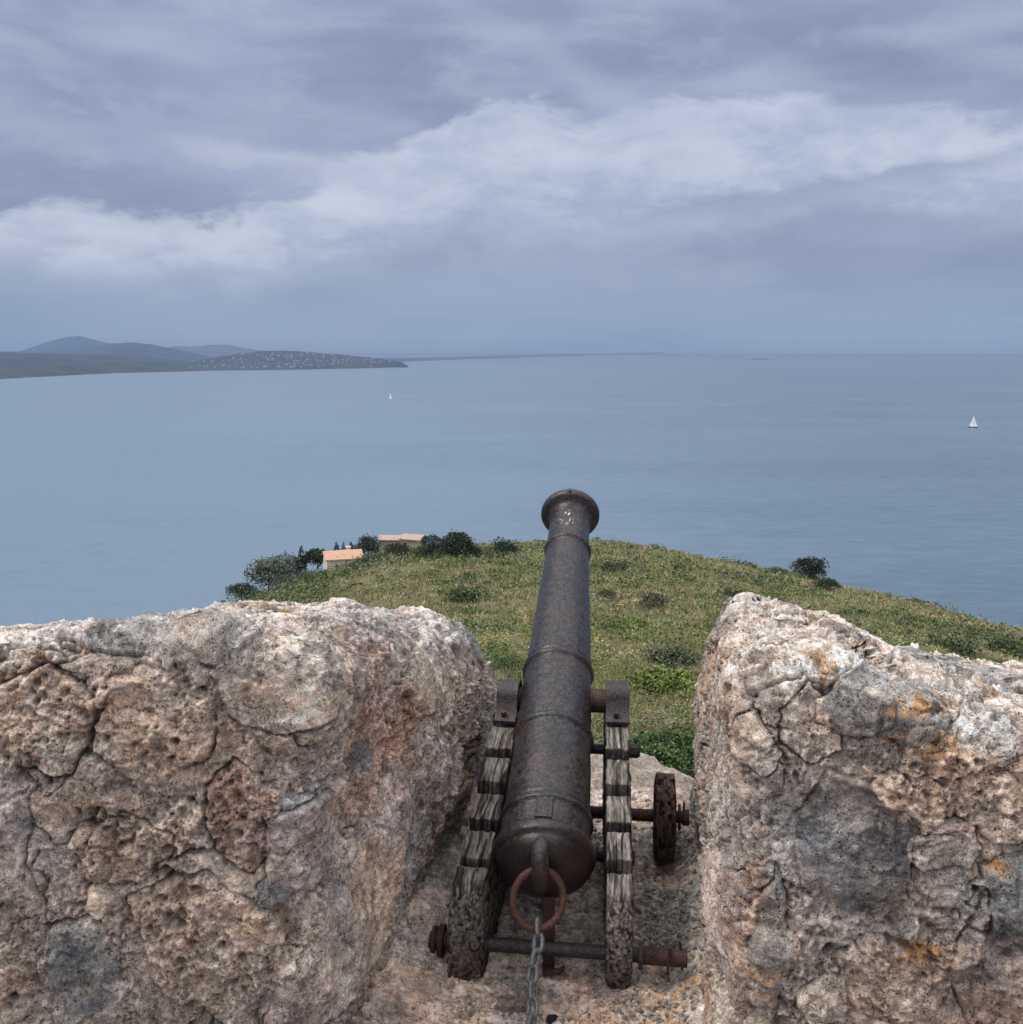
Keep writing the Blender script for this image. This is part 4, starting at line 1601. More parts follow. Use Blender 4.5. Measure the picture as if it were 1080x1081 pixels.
stL = [(4, 878, 36, 76, 'pink', .020), (92, 1022, 42, 58, 'grey', .016), (224, 1000, 74, 84, 'tan', .018), (330, 905, 42, 62, 'pink', .018), (378, 985, 42, 86, 'pale', .020),
       (265, 868, 42, 52, 'red', .008), (205, 668, 70, 22, 'grey', .014), (296, 712, 66, 56, 'pale', .014), (168, 770, 60, 62, 'tan', .008), (48, 772, 60, 56, 'tan', .014),
       (388, 690, 30, 52, 'red', .006), (436, 868, 34, 92, 'pink', .012), (322, 1062, 34, 44, 'pink', .012), (465, 730, 44, 50, 'pale', .010), (420, 772, 26, 42, 'red', .008),
       (150, 895, 44, 26, 'tan', .010), (24, 1030, 46, 84, 'tan', .006), (382, 812, 18, 22, 'slate', .006), (130, 672, 44, 14, 'slate', .008),
       (375, 845, 24, 34, 'red', .006), (290, 948, 20, 20, 'slate', .004)]
spL = [(40, 712, 26, 'orange', .5), (280, 640, 26, 'orange', .4), (230, 690, 40, 'pale', .5), (385, 690, 24, 'red', .6), (262, 850, 36, 'rusty', .5), (350, 850, 30, 'rusty', .4), (418, 775, 24, 'rusty', .45),
       (215, 985, 50, 'pale', .3), (390, 720, 18, 'red', .5)]
merlon('stone_merlon', 'rough rubble stone merlon with rounded shoulder on the left of the cannon', [(-2.35, 2.02), (-.415, 2.14), (-2.35, 3.05), (-.075, 3.95)],
       [-.640, -.580, -.985, -.940], -2.0, (LXl, LYl, LZl), .085, usL, vsL, wsL, sculptL, stL, spL, 3)

# right merlon ------------------------------------------------------
usR = nspace(LXl, [(0, 1.1, .0036), (1.75, .008), (2.3, .02)])
vsR = nspace(LYl, [(0, 1.75, .0044)])
wsR = wsL


def sculptR(P, u, v, w_):
    e = u * LXl
    P[:, 2] -= w_ * (.09 * sstep(.12, .75, e)) * (1 - v * .75)
    P[:, 2] -= w_ * .05 * sstep(.25, .9, e) * v
    P[:, 0] += (.03 + .15 * (w_ ** 3)) * np.clip(1 - e / .9, 0, 1) * v
    P[:, 0] -= .02 * np.clip(1 - e / .6, 0, 1)
    P[:, 2] += w_ * .03 * fbm(P * [1, 1, 0], 4, 2, 14) + w_ * .022 * np.sign(fbm(P * [1, 1, 0], 3, 1, 18)) * v
    P[:, 0] += .04 * fbm(P, 2.4, 2, 28) * (e < .5)
    P[:, 1] -= .04 * np.sin(np.clip(w_, 0, 1) * math.pi) * (1 - v)
    return P


stR = [(902, 905, 62, 84, 'dark', .010), (902, 738, 44, 26, 'slate', .012), (968, 758, 40, 26, 'grey', .012), (1030, 768, 34, 20, 'white', .006), (1068, 945, 38, 46, 'grey', .030),
       (975, 853, 26, 26, 'tan', .020), (806, 1010, 22, 92, 'slate', .008), (792, 790, 18, 32, 'pale', .012), (860, 690, 46, 20, 'pale', .016), (1010, 706, 60, 16, 'grey', .02), (935, 840, 24, 24, 'tan', .010),
       (985, 905, 42, 24, 'pale', .008), (1045, 860, 42, 40, 'tan', .012), (930, 1040, 60, 42, 'tan', .014), (1040, 1040, 50, 46, 'pink', .016), (850, 770, 36, 44, 'pale', .006), (760, 830, 20, 60, 'pale', .010),
       (765, 950, 22, 60, 'pink', .012), (800, 690, 26, 26, 'tan', .01), (865, 1060, 26, 26, 'pale', .02), (1000, 800, 60, 22, 'tan', .012)]
spR = [(955, 755, 20, 'orange', .95), (985, 772, 14, 'orange', .9), (965, 735, 14, 'orange', .8), (860, 696, 18, 'orange', .7), (1035, 768, 22, 'white', .85), (990, 757, 12, 'dark', .9), (1040, 915, 14, 'orange', .8), (967, 1005, 16, 'orange', .85), (800, 1035, 22, 'orange', .5),
       (780, 830, 26, 'pale', .5), (770, 900, 30, 'rusty', .4), (795, 935, 22, 'rusty', .5), (945, 850, 18, 'rusty', .5), (1060, 742, 16, 'orange', .5), (1030, 735, 14, 'rusty', .5), (905, 930, 18, 'pale', .3)]
merlon('stone_merlon', 'rough rubble stone merlon with orange lichen on top at the right of the cannon', [(.470, 2.00), (2.35, 1.72), (.715, 3.88), (2.6, 2.75)],
       [-.625, -.66, -.955, -1.03], -2.0, (LXl, LYl, LZl), .085, usR, vsR, wsR, sculptR, stR, spR, 23)

# embrasure floor ------------------------------------------------------
FZ = -1.78


def build_floor():
    xs = np.arange(-.75, 1.15, .0045)
    ys = np.arange(1.7, 4.3, .0055)
    Xg, Yg = np.meshgrid(xs, ys, indexing='ij')
    P = np.stack([Xg.ravel(), Yg.ravel(), np.full(Xg.size, FZ)], 1)
    N = np.tile([0, 0, 1.0], (len(P), 1))
    st_ = []
    for (x, y, rx, ry, ty, pr_) in [(450, 1040, 50, 30, 'tan', .012), (440, 1075, 40, 22, 'pink', .016), (500, 1055, 30, 26, 'tan', .006), (610, 1050, 90, 26, 'pink', .006), (690, 1065, 50, 26, 'tan', .004), (535, 1010, 24, 8, 'pale', .012),
                                   (655, 1010, 30, 16, 'tan', .0), (640, 1085, 70, 20, 'tan', .004)]:
        d = ray(x, y)
        c_ = d * (FZ / d[2])
        a = rx * np.linalg.norm(c_) / F
        st_.append((c_, (a, a * ry / rx / .52, .3), ty, pr_))
    sps = []
    for (x, y, r0, ty, s_) in [(700, 1068, 34, 'orange', .55), (735, 1055, 16, 'orange', .6), (610, 1040, 20, 'orange', .35), (715, 935, 26, 'orange', .45), (700, 925, 16, 'rusty', .6), (515, 1062, 12, 'orange', .4), (640, 930, 40, 'dark', .3), (560, 985, 60, 'dark', .3), (705, 885, 40, 'dark', .25)]:
        d = ray(x, y)
        c_ = d * (FZ / d[2])
        sps.append((c_, r0 * np.linalg.norm(c_) / F * 1.1, ty, s_))
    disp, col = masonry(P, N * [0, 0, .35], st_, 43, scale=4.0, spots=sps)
    disp = disp * .75
    # rise towards both walls, roll off at the outer edge
    xl = np.interp(P[:, 1], [2.1, 3.9], [-.40, -.10])
    xr = np.interp(P[:, 1], [2.1, 3.9], [.48, .70])
    disp += .10 * sstep(.20, -.05, P[:, 0] - xl) + .08 * sstep(.12, -.05, xr - P[:, 0]) * sstep(3.7, 3.3, P[:, 1])
    disp -= .5 * sstep(3.95, 4.5, P[:, 1])
    col *= 1.22
    P[:, 2] += disp
    n, m = Xg.shape
    idx = np.arange(n * m).reshape(n, m)
    Q = np.stack([idx[:-1, :-1], idx[1:, :-1], idx[1:, 1:], idx[:-1, 1:]], -1).reshape(-1, 4)
    o = mesh_np('embrasure_floor', P, Q, ROCK, col=col)
    o['kind'] = 'structure'
    zz = P[:, 2].reshape(n, m)

    def fz(x, y):
        i = int(np.clip((x - xs[0]) / .0045, 0, n - 1))
        j = int(np.clip((y - ys[0]) / .0055, 0, m - 1))
        return float(zz[i, j])
    return fz


floor_z = build_floor()
print('T', 'floor_z = build_floor()', round(time.time() - _T0, 1))

# loose gravel (stuff)
def gravel():
    rs = np.random.default_rng(3)
    import bmesh
    bm = bmesh.new()
    bmesh.ops.create_icosphere(bm, subdivisions=1, radius=1)
    bv = np.array([v.co[:] for v in bm.verts])
    bf = np.array([[v.index for v in f.verts] for f in bm.faces])
    bm.free()
    Vs, Fs, Cs, off = [], [], [], 0
    areas = [((.50, 2.95), (.11, .17), 520, .007), ((.45, 2.55), (.13, .09), 160, .006), ((.22, 2.55), (.28, .14), 120, .005), ((.25, 3.55), (.18, .25), 260, .010), ((.60, 3.45), (.09, .3), 160, .008), ((-.2, 2.5), (.14, .12), 30, .004), ((.05, 2.9), (.2, .2), 120, .006)]
    for (c0, s0, cnt, sz) in areas:
        for _ in range(cnt):
            x, y = rs.normal(c0[0], s0[0] * .6), rs.normal(c0[1], s0[1] * .6)
            if not (-.3 + (y - 2.5) * .15 < x < .56 + (y - 2.5) * .12) or y < 2.2 or y > 4.1:
                continue
            s = sz * rs.uniform(.5, 1.5)
            v = bv * (1 + rs.normal(0, .18, bv.shape)) * s * [1, 1, .65]
            a = rs.uniform(0, 6.28)
            ca, sa = math.cos(a), math.sin(a)
            v = np.stack([v[:, 0] * ca - v[:, 1] * sa, v[:, 0] * sa + v[:, 1] * ca, v[:, 2]], 1) + [x, y, floor_z(x, y) + s * .3]
            Vs.append(v)
            Fs.append(bf + off)
            off += len(bv)
            g = rs.uniform(.20, .46)
            Cs.append(np.tile(np.array([g * 1.05, g * .97, g * .88]), (len(bv), 1)))
    o = mesh_np('gravel', np.concatenate(Vs), np.concatenate(Fs), ROCK, col=np.concatenate(Cs), smooth=False)
    tag(o, 'loose grey gravel scattered on the embrasure floor around the carriage', 'gravel', kind='stuff')


gravel()
print('T', 'gravel()', round(time.time() - _T0, 1))


def boulder(name, label, c0, s0, seed, colr, res=.010, nrmp=2.6, rot=0.0, cat='stone', skew=None):
    n = 90
    U, Q = boxgrid(np.linspace(-1, 1, n), np.linspace(-1, 1, n), np.linspace(-1, 1, n // 2))
    L = (np.abs(U) ** nrmp).sum(1) ** (1 / nrmp)
    P = U / L[:, None] * np.array(s0)
    if skew:
        P = skew(P)
    ca, sa = math.cos(rot), math.sin(rot)
    P = np.stack([P[:, 0] * ca - P[:, 1] * sa, P[:, 0] * sa + P[:, 1] * ca, P[:, 2]], 1) + np.array(c0)
    N = vnormals(P, Q)
    d = .03 * fbm(P, 4, 3, seed) + .006 * fbm(P, 30, 3, seed + 4) + .010 * np.abs(fbm(P, 12, 2, seed + 8))
    col = np.array(colr)[None] * (1 + .22 * fbm(P, 8, 3, seed + 2) + .25 * fbm(P, 50, 2, seed + 6))[:, None]
    P = P + N * d[:, None]
    o = mesh_np(name, P - np.array(c0), Q, ROCK, col=np.clip(col, .01, .8), loc=tuple(c0))
    tag(o, label, cat)
    return o


def sk(P):
    P = P.copy()
    P[:, 2] -= .20 * np.clip(P[:, 0] + .0, 0, 1) + .15 * np.clip(P[:, 0] - .2, 0, 1) ** 1.2
    return P


boulder('sill_stone', 'pale sloping boulder forming the outer sill of the embrasure behind the wheel', (.44, 4.20, -1.93), (.64, .27, .190), 61, (.45, .39, .33), rot=-.10, skew=sk)
boulder('loose_stone', 'flat loose stone lying under the small wooden wheel', (.60, 3.36, -1.775), (.07, .05, .018), 64, (.30, .25, .21))
boulder('loose_stone', 'small flat stone lying in front of the rear axle', (-.01, 2.60, floor_z(-.01, 2.60) + .012), (.055, .03, .016), 67, (.36, .29, .24))
boulder('pebble', 'small black pebble on the floor right of the chain', (.105, 2.52, floor_z(.105, 2.52) + .008), (.015, .012, .010), 68, (.03, .03, .035))

# tower body and terrace -------------------------------------------------
def tower():
    th = np.linspace(0, 2 * math.pi, 361)
    cy0, cx0, R0 = -1.55, .15, 5.42
    zs = np.linspace(-2.05, -14, 60)
    V = []
    for t in th[:-1]:
        for z in zs:
            r_ = R0 + (-2.0 - z) * .05
            V.append((cx0 + r_ * math.sin(t), cy0 + r_ * math.cos(t), z))
    V = np.array(V)
    n, m = 360, 60
    idx = np.arange(n * m).reshape(n, m)
    nx = np.roll(idx, -1, 0)
    Q = np.stack([idx[:, :-1], idx[:, 1:], nx[:, 1:], nx[:, :-1]], -1).reshape(-1, 4)
    N = np.stack([V[:, 0] - cx0, V[:, 1] - cy0, V[:, 2] * 0], 1)
    N /= np.linalg.norm(N, axis=1)[:, None]
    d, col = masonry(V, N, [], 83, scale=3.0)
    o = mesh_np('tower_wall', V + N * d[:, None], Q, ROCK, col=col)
    tag(o, 'round rubble stone tower carrying the parapet and the cannon', 'tower')
    rr = np.linspace(0, R0 - .02, 60)
    V = [(cx0, cy0, -1.95)]
    for r_ in rr[1:]:
        V += [(cx0 + r_ * math.sin(t), cy0 + r_ * math.cos(t), -1.95) for t in th[:-1:2]]
    n = 180
    Fc = [(0, 1 + (k + 1) % n, 1 + k) for k in range(n)]
    me = bpy.data.meshes.new('terrace')
    for i in range(len(rr) - 2):
        a, b_ = 1 + i * n, 1 + (i + 1) * n
        Fc += [(a + k, a + (k + 1) % n, b_ + (k + 1) % n, b_ + k) for k in range(n)]
    me.from_pydata(V, [], Fc)
    va = np.array(V)
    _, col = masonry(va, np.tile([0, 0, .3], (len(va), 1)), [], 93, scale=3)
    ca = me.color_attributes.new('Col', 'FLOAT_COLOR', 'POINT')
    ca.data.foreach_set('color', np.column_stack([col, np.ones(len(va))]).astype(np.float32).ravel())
    o = link('terrace_floor', me, None, ROCK)
    o['kind'] = 'structure'


tower()
print('T', 'tower()', round(time.time() - _T0, 1))

# ---------------------------------------------------------------- cannon
B0 = Vector((.0965, 2.80, -1.425))
ELEV, YAW = R(27), R(5.9)
gun = empty('cannon', B0, 'old dark iron cannon barrel pointing out to sea between the merlons', 'cannon', rot=(ELEV, 0, -YAW))


def lathe(profile, seg=96, noise=.0):
    """profile (y, r) along local +Y"""
    V, Fc = [], []
    for (y, r_) in profile:
        for k in range(seg):
            a = 2 * math.pi * k / seg
            V.append((r_ * math.cos(a), y, r_ * math.sin(a)))
    n = len(profile)
    V = np.array(V)
    idx = np.arange(n * seg).reshape(n, seg)
    nx = np.roll(idx, -1, 1)
    Q = np.stack([idx[:-1], nx[:-1], nx[1:], idx[1:]], -1).reshape(-1, 4)
    Q = Q[:, ::-1]
    if noise:
        rad = V * [1, 0, 1]
        L = np.linalg.norm(rad, axis=1)[:, None] + 1e-6
        V = V + rad / L * ((fbm(V, 60, 3, 5) * .0009 + fbm(V, 8, 2, 9) * .0016)[:, None]) * (L > .01)
    return V, Q


def resample(prof, step=.006):
    out_ = [prof[0]]
    for a, b_ in zip(prof[:-1], prof[1:]):
        L = math.hypot(b_[0] - a[0], b_[1] - a[1])
        k = max(1, int(L / step))
        for i in range(1, k + 1):
            out_.append((a[0] + (b_[0] - a[0]) * i / k, a[1] + (b_[1] - a[1]) * i / k))
    return out_


def body_r(t):
    return float(np.interp(t, [0, .10, .413, .71, 1.05, 1.40, 1.56], [.136, .130, .1215, .1145, .100, .0845, .083]))


rings = [(.086, .012, .0085), (.110, .006, .004), (.413, .013, .0095), (.71, .010, .0095), (.738, .006, .004), (1.40, .009, .010)]
prof = [(-.112, .0), (-.111, .040), (-.107, .068), (-.100, .092), (-.091, .112), (-.078, .127), (-.064, .1330), (-.054, .1355), (-.0455, .1350), (-.0435, .1460), (-.034, .1495), (-.018, .1495), (-.009, .1460), (-.006, .1385), (.004, .1365)]
ts = np.arange(.012, 1.555, .006)
for t in ts:
    r_ = body_r(t)
    for (c0, hw, hh) in rings:
        q = (t - c0) / hw
        if abs(q) < 1:
            r_ = max(r_, body_r(t) + hh * math.sqrt(max(0, 1 - q * q)) ** .7)
    prof.append((float(t), r_))
prof += [(1.565, .0835), (1.595, .0840), (1.610, .0865), (1.620, .092), (1.627, .101), (1.631, .112), (1.636, .1195), (1.645, .1225), (1.656, .1230), (1.667, .1205), (1.674, .114), (1.677, .104), (1.683, .100), (1.690, .094), (1.692, .088), (1.690, .045), (1.68, .041), (1.40, .040), (1.39, .0)]
V, Q = lathe(resample(prof[:14], .006) + prof[14:-1] + [prof[-1]], 128, 1)
barrel = mesh_np('barrel', V, Q, GUN, gun)

mb = MB()
mb.box((0, 1.652, .125), (.012, .02, .010), bev=.003)
mb.build('sight', GUN, gun)
for s in (-1, 1):
    mb = MB()
    x0, x1 = s * .10, s * (.222 if s > 0 else .20)
    mb.tube([(x0, .603, -.012), (x1 - s * .004, .603, -.012), (x1, .603, -.012)], [.040, .040, .036], 32)
    mb.build('trunnion', IRON_RUST, gun)
# vent field: raised panel edges
mb = MB()
for sx_ in (-.021, .021):
    v = []
    for i in range(9):
        t = .004 + i * .078 / 8
        v.append((sx_, t, math.sqrt(body_r(t) ** 2 - sx_ ** 2) + .001))
    mb.tube(v, .0045, 8)
for sx_ in (0,):
    v = []
    for i in range(9):
        a = (i / 8 - .5) * .042
        v.append((a, .060, math.sqrt(body_r(.06) ** 2 - a * a) - .0005))
V_, F_ = [], []
for i in range(13):
    t = .004 + i * .078 / 12
    for q in range(9):
        a = (q / 8 - .5) * .040
        V_.append((a, t, math.sqrt(body_r(t) ** 2 - a * a) + .0045))
for i in range(12):
    for q in range(8):
        k0 = i * 9 + q
        F_.append((k0, k0 + 1, k0 + 10, k0 + 9))
mb.add(V_, F_)
mb.build('vent_field', IRON_DARK, gun)
# cascabel loop
mb = MB()
pts = []
for i in range(40):
    a = 2 * math.pi * i / 40
    pts.append((0, -.108 - .040 * math.cos(a) * 1.0, .074 + .062 * math.sin(a)))
mb.tube(pts, .0245, 18, closed=True, squash=1.1)
casc = mb.build('cascabel_loop', IRON_DARK, gun)
mb = MB()
mb.tube([(0, -.08, .02), (0, -.118, .03), (0, -.128, .03)], [.05, .040, .022], 24)
mb.build('cascabel_neck', IRON_RUST, gun)

# ring (world-vertical, child of gun)
gun_m = Matrix.Translation(B0) @ Matrix.Rotation(-YAW, 4, 'Z') @ Matrix.Rotation(ELEV, 4, 'X')
gi = gun_m.inverted()
rc = Vector(at(568, 949, 2.615))
mb = MB()
pts = []
RR = .0690
for i in range(72):
    a = 2 * math.pi * i / 72
    pw = rc + Vector((RR * math.cos(a), +.40 * RR * math.sin(a) + .01 * math.cos(a), RR * 1.04 * math.sin(a)))
    pts.append(gi @ pw)
mb.tube(pts, .0100, 16, closed=True)
mb.build('ring', RING_RUST, gun)

# ---------------------------------------------------------------- chain
chain = empty('chain', tuple(rc + Vector((0, -.40 * RR, -RR * 1.04))), 'grey galvanised chain hanging from the rusty ring down to the floor', 'chain')
c0 = Vector(chain.location)


def chain_path():
    P = []
    a = rc + Vector((0, -.40 * RR, -RR * 1.04))
    a = a + Vector((0, 0, .012))
    b_ = Vector(at(559, 1085, 2.43))
    for i in range(60):
        t = i / 59
        p = a.lerp(b_, t)
        p += Vector((.004 * math.sin(t * 9), -.0 * t, 0))
        P.append(p)
    e = Vector((.02, 2.25, floor_z(.02, 2.25) + .012))
    z2 = b_
    for i in range(1, 30):
        t = i / 29
        p = z2.lerp(e, t)
        p.z = max(p.z, floor_z(p.x, p.y) + .012)
        P.append(p)
    return P


path = chain_path()
cum = [0]
for a, b_ in zip(path[:-1], path[1:]):
    cum.append(cum[-1] + (b_ - a).length)


def path_at(s):
    s = min(max(s, 0), cum[-1])
    k = max(0, min(len(cum) - 2, int(np.searchsorted(cum, s)) - 1))
    f = (s - cum[k]) / (cum[k + 1] - cum[k] + 1e-9)
    return path[k].lerp(path[k + 1], f), (path[k + 1] - path[k]).normalized()


WR, LL, LW = .0066, .054, .037        # wire radius, link length, width
mb = MB()
pts = []
hl = LL / 2 - LW / 2
for i in range(40):
    a = 2 * math.pi * i / 40
    cx_, sy_ = math.cos(a), math.sin(a)
    pts.append(((LW / 2 - WR) * cx_, 0, (hl if sy_ > 0 else -hl) + (LW / 2 - WR) * sy_))
mb.tube(pts, WR, 12, closed=True)
first = mb.build('link', CHAIN_M, chain)
pitch = LL - 2 * WR - .0012
nl = int(cum[-1] / pitch)
for i in range(nl):
    p, t = path_at(.006 + i * pitch)
    o = first if i == 0 else first.copy()
    if i:
        COL.objects.link(o)
        o.parent = chain
    q = t.to_track_quat('Z', 'X')
    rot = q.to_matrix().to_4x4() @ Matrix.Rotation((math.pi / 2 if i % 2 else 0) + .45 + random.uniform(-.12, .12), 4, 'Z')
    o.matrix_basis = Matrix.Translation(p - c0) @ rot

# ---------------------------------------------------------------- carriage
carr = empty('gun_carriage', (.10, 2.72, FZ), 'weathered stepped wooden gun carriage with iron axles under the cannon', 'gun carriage')
CO = Vector(carr.location)


def cheek(xr, yr, xf, yf, width, seed, label=None, skewend=0.0):
    """stepped side plank; rear (xr,yr) to the trunnion (xf,yf), continuing forward"""
    dirv = Vector((xf - xr, yf - yr, 0))
    Ltr = dirv.length                     # rear to trunnion
    dirv.normalize()
    lat = Vector((dirv.y, -dirv.x, 0))
    total = Ltr + .30
    # top profile as function of s
    top = []
    z_r, z_t = -1.500, -1.165
    ns = 5
    s0_, s1_ = 0.0, Ltr - .070
    run = (s1_ - s0_) / ns
    rise = (z_t - .035 - z_r) / ns
    for i in range(ns):
        a = s0_ + i * run
        zb_ = z_r + i * rise
        rj = random.Random(seed * 10 + i)
        jj = rj.uniform(-.008, .008)
        if i:
            zl = top[-1][1]
            for q_, f_ in ((.0003, .25), (.0006, .5), (.0009, .74), (.0012, .9)):
                top.append((a + q_, zl + (zb_ + jj - zl) * f_))
        top.append((a + .0022 if i else 0.0, zb_ + jj))
        top.append((a + run * .35, zb_ + rise * .34 + jj + .002))
        top.append((a + run * .76, zb_ + rise * .58 + jj))
        top.append((a + run * .86, zb_ + rise * .34 + jj - .014))
        top.append((a + run, zb_ + rise * .30 + jj - .018))
    top.append((s1_ + .004, z_t - .032))
    top.append((Ltr + .10, z_t - .030))
    top.append((Ltr + .14, z_t - .07))
    top.append((total, z_t - .10))
    tp = np.array(top)
    ss = np.unique(np.concatenate([np.arange(0, total, .0042), tp[:, 0], [total]]))
    U, Q = boxgrid(ss, np.linspace(-1, 1, 42), np.linspace(0, 1, 90))
    s, tt, ww = U[:, 0], U[:, 1], U[:, 2]
    zt_ = np.interp(s, tp[:, 0], tp[:, 1])
    bot = np.interp(s, [0, .10, .30, total], [FZ + .012, FZ + .018, FZ + .05, FZ + .075])
    z = bot + ww * (zt_ - bot)
    # rounded, worn rear end
    er = np.clip((.05 - s) / .05, 0, 1)
    sback = s + skewend * tt * .035 * er
    sback = sback + .018 * er ** 2 * (np.abs(ww - .5) * 2) ** 2.2 + .012 * er * np.abs(tt) ** 3
    lx = tt * width / 2
    base = np.array([xr, yr, 0])
    P = base[None] + sback[:, None] * np.array(dirv)[None] + lx[:, None] * np.array(lat)[None]
    P[:, 2] = z
    if seed == 3:
        P[:, 0] -= .008 * np.clip((-1.50 - z) / .28, 0, 1)
    N = vnormals(P, Q)
    # grain runs along the plank
    wob = fbm(np.stack([lx * 2, s * 2.5, ww * .6], 1), 4, 2, seed + 20) * .008
    zg = ww * .30
    G = np.stack([lx + wob, s * .045, zg + wob], 1)
    gr = perlin(G, 120, seed) + .45 * perlin(G, 60, seed + 2)
    gr2 = perlin(G, 210, seed + 3)
    ck = sstep(.20, .38, perlin(np.stack([lx + wob, s * .07, zg * .6], 1), 85, seed + 6))
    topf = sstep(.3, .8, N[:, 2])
    endf = sstep(.4, .9, -(N @ np.array(dirv)))
    # end grain splits: layered, chevron edges
    lay = np.abs(((z * 52 + fbm(P, 9, 2, seed + 9) * .9 + np.abs(lx) * 12) % 1) - .5) * 2
    d = .0036 * gr + .0020 * gr2 - .009 * ck * (topf + .2) * (1 - endf)
    d = d * (1 - endf * .96) + endf * (.012 * (lay - .5) * (s < .07) - .004)
    P = P + N * d[:, None]
    P -= np.array(dirv)[None] * (fbm(np.stack([lx, z * .3, z * .3], 1), 60, 2, seed + 33) * .007 * (ww > .8))[:, None]
    # torn edges
    eg = sstep(.7, 1.0, np.abs(tt)) * fbm(P * [1, .4, 1], 30, 2, seed + 12)
    P -= np.array(lat)[None] * (np.sign(tt) * np.abs(eg) * .006)[:, None]
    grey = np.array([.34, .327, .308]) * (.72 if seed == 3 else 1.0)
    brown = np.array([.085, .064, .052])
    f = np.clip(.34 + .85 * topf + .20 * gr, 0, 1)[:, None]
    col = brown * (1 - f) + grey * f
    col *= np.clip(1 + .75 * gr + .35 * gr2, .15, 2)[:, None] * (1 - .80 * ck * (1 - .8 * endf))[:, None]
    # the notches between the treads are coloured darker
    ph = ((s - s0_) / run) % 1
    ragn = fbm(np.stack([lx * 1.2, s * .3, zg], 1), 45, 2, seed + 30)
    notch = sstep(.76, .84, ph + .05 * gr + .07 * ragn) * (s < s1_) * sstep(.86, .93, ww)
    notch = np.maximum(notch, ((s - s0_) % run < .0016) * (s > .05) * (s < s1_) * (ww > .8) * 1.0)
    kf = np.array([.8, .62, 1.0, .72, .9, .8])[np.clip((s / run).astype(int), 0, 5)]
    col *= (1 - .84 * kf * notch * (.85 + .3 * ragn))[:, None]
    e2 = (endf * (s <= .08))[:, None]
    col = col * (1 - e2) + np.array([.100, .078, .068]) * (.45 + .9 * lay[:, None]) * (1 + .5 * perlin(np.stack([lx, s * 0, z * .12], 1), 150, seed + 41))[:, None] * e2
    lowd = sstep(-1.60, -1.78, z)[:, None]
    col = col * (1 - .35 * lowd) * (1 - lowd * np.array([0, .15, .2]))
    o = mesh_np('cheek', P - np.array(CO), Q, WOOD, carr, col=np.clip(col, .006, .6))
    if label:
        o['label'] = label
    return dirv, lat


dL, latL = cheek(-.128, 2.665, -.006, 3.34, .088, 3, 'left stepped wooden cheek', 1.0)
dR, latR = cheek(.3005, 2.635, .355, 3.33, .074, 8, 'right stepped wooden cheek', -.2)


def loc(v):
    return Vector(v) - CO


TZ = -1.425 + .454 * .603 + .002
TY = 2.80 + .891 * .603
# cap squares over the trunnions
for (cx_, cy_, wd, dv) in ((-.006, 3.335, .070, dL), (.357, 3.325, .078, dR)):
    mb = MB()
    ang = math.atan2(dv.x, dv.y)
    M = Matrix.Translation(loc((cx_, cy_, TZ))) @ Matrix.Rotation(-ang, 4, 'Z')
    prof_o, prof_i = [], []
    R1, R2 = .056, .044
    path_o = [(-.098, -.052), (-.062, -.030)] + [(-R1 * math.cos(a), R1 * math.sin(a)) for a in np.linspace(.25, math.pi - .1, 18)] + [(.062, -.02), (.10, -.03)]
    path_i = [(-.096, -.062), (-.056, -.042)] + [(-R2 * math.cos(a), R2 * math.sin(a)) for a in np.linspace(.25, math.pi - .1, 18)] + [(.056, -.03), (.10, -.042)]
    n = len(path_o)
    V, Fc = [], []
    for x_ in (-wd / 2, wd / 2):
        V += [(x_, p[0], p[1]) for p in path_o] + [(x_, p[0], p[1]) for p in path_i]
    for i in range(n - 1):
        Fc += [(i, i + 1, 2 * n + i + 1, 2 * n + i), (n + i, 3 * n + i, 3 * n + i + 1, n + i + 1), (i, n + i, n + i + 1, i + 1), (2 * n + i, 2 * n + i + 1, 3 * n + i + 1, 3 * n + i)]
    Fc += [(0, 2 * n, 3 * n, n), (n - 1, 2 * n - 1, 4 * n - 1, 3 * n - 1)]
    mb.add(V, Fc, M)
    cs = mb.build('cap_square', IRON_DARK, carr, angle=50)
    mb = MB()
    mb.tube([M @ Vector((-.005, -.078, -.042)), M @ Vector((-.005, -.088, -.022))], [.010, .008], 12)
    mb.build('bolt', IRON_RUST, cs)

ax_dir = Vector((math.cos(R(7.4)), -math.sin(R(7.4)), 0))


def bar(name, mid, a, b_, r_, mat, seg=24):
    mb = MB()
    m_ = Vector(mid)
    N_ = 12
    mb.tube([loc(m_ + ax_dir * (a + (b_ - a) * i / N_)) for i in range(N_ + 1)], r_, seg)
    return mb.build(name, mat, carr)


def disc(name, c0, half, r_, mat, parent, seg=28, sq=None):
    mb = MB()
    c0 = Vector(c0)
    mb.tube([loc(c0 - ax_dir * half), loc(c0 - ax_dir * half * .9), loc(c0 + ax_dir * half * .9), loc(c0 + ax_dir * half)], [r_ * .96, r_, r_, r_ * .96], seg)
    return mb.build(name, mat, parent)


AX = Vector((.095, 2.725, -1.694))
rear = bar('rear_axle', AX, -.28, .30, .0205, IRON_DARK)
bar('axle_sleeve', AX, -.335, -.20, .025, IRON_RUST)
bar('axle_sleeve', AX, .275, .405, .0245, IRON_RUST)
disc('collar', AX - ax_dir * .300, .008, .046, IRON_RUST, rear)
disc('collar', AX - ax_dir * .322, .006, .040, IRON_RUST, rear)
disc('collar', AX + ax_dir * .275, .006, .038, IRON_DARK, rear)
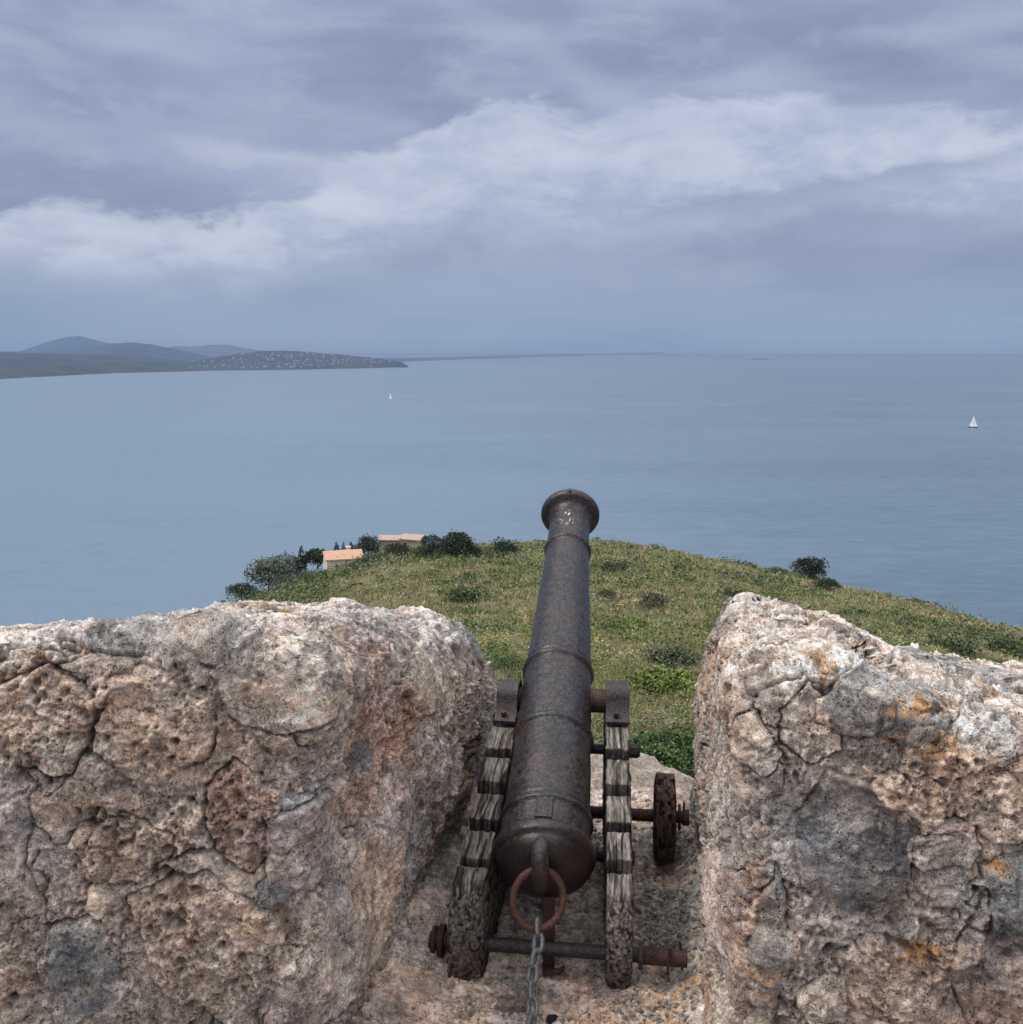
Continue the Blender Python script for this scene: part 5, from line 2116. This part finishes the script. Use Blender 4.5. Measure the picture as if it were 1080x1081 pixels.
# thin washer plate and linch pin at the right end
mb = MB()
mb.box(loc(AX + ax_dir * .352), (.006, .052, .082), Matrix.Rotation(-R(7.4), 4, 'Z'), bev=.002)
mb.build('washer', IRON_RUST, rear)
mb = MB()
c1 = AX + ax_dir * .388
mb.tube([loc(c1 + Vector((-.006, 0, .052))), loc(c1 + Vector((-.002, 0, .03))), loc(c1 + Vector((.003, 0, .0))), loc(c1 + Vector((.004, 0, -.035)))], .0035, 8)
mb.build('linch_pin', IRON_RUST, rear)
# through bolts with nuts
for (nm, m_, a, b_, r_, mt) in (('through_bolt', (.17, 3.345, -1.335), -.20, .262, .017, IRON_DARK), ('through_bolt', (.165, 3.30, -1.700), -.20, .250, .019, IRON_DARK)):
    o = bar(nm, m_, a, b_, r_, mt)
    e = Vector(m_) + ax_dir * b_
    mb = MB()
    mb.tube([loc(e - ax_dir * .035), loc(e - ax_dir * .002), loc(e + ax_dir * .006)], [r_ * 1.55, r_ * 1.5, r_ * 1.1], 8)
    mb.build('nut', mt, o, angle=20)
# front axle and wheel
FA = Vector((.17, 3.462, -1.618))
fr_ax = bar('front_axle', FA, -.22, .452, .0215, IRON_RUST)
disc('collar', FA + ax_dir * .245, .006, .036, IRON_RUST, fr_ax)
disc('washer', FA + ax_dir * .425, .004, .046, IRON_RUST, fr_ax)
disc('end_cap', FA + ax_dir * .447, .012, .028, IRON_RUST, fr_ax)
mb = MB()
c1 = FA + ax_dir * .440
mb.tube([loc(c1 + Vector((0, 0, .055))), loc(c1 + Vector((.002, 0, -.03)))], .004, 8)
mb.build('linch_pin', IRON_RUST, fr_ax)


def wheel():
    c0 = FA + ax_dir * .373
    U, Q = boxgrid(np.linspace(-1, 1, 24), np.linspace(-1, 1, 70), np.linspace(-1, 1, 70))
    # square to disc mapping on the (v,w) plane
    a, b_ = U[:, 1], U[:, 2]
    x = a * np.sqrt(1 - b_ ** 2 / 2)
    y = b_ * np.sqrt(1 - a ** 2 / 2)
    Rw = .150
    rr = np.hypot(x, y)
    ang = np.arctan2(y, x)
    k = 1 + .02 * np.sin(ang * 3 + 1) + .012 * np.sin(ang * 7)
    yy = y * Rw * k
    xx = x * Rw * k
    yy = np.minimum(yy, .136 + .010 * np.sin(xx * 60))    # broken flat top
    th = U[:, 0] * .037 * (1 - .18 * rr ** 3)
    P = np.array(c0)[None] + th[:, None] * np.array(ax_dir)[None] + xx[:, None] * np.array([ax_dir.y * -1, ax_dir.x, 0])[None] + yy[:, None] * np.array([0, 0, 1.0])[None]
    N = vnormals(P, Q)
    G = np.stack([th * .9, xx, yy * .12], 1)
    gr = fbm(G, 90, 3, 71)
    ck = sstep(.28, .5, fbm(G, 50, 2, 77))
    P = P + N * (.005 * gr - .010 * ck)[:, None]
    col = np.array([.062, .043, .036])[None] * (1 + .9 * gr)[:, None] * (1 - .7 * ck)[:, None] * (1 + .7 * sstep(.3, .9, N[:, 2]))[:, None]
    o = mesh_np('wheel', P - np.array(CO), Q, WOOD, carr, col=np.clip(col, .005, .5))
    # a splinter standing up from the rim
    mb = MB()
    t0 = c0 + Vector((-.026, -.01, .12))
    mb.box(loc(t0), (.013, .05, .07), Matrix.Rotation(.1, 4, 'Y'), bev=.003)
    s_ = mb.build('splinter', IRON_RUST, o)


wheel()
print('T', 'wheel()', round(time.time() - _T0, 1))
# iron post below the breech with a hooked foot
mb = MB()
pz = Vector((.108, 2.748, 0))
mb.box(loc((pz.x, pz.y, -1.665)), (.034, .014, .24), bev=.003)
mb.box(loc((pz.x - .004, pz.y - .02, FZ + .018)), (.030, .055, .014), bev=.003)
mb.tube([loc((pz.x + .008, pz.y - .03, FZ + .018)), loc((pz.x + .03, pz.y - .035, FZ + .02)), loc((pz.x + .045, pz.y - .03, FZ + .034))], [.010, .009, .004], 10)
mb.build('iron_post', IRON_RUST, carr)

# ---------------------------------------------------------------- render settings
scene.view_settings.view_transform = 'Standard'
scene.view_settings.look = 'None'
scene.view_settings.exposure = 0
scene.view_settings.gamma = 1
scene.render.engine = 'CYCLES'
scene.cycles.use_denoising = True
scene.cycles.max_bounces = 5
scene.cycles.diffuse_bounces = 3
scene.cycles.glossy_bounces = 2
scene.cycles.transparent_max_bounces = 4
scene.cycles.use_adaptive_sampling = True
scene.cycles.adaptive_threshold = .02
scene.render.film_transparent = False
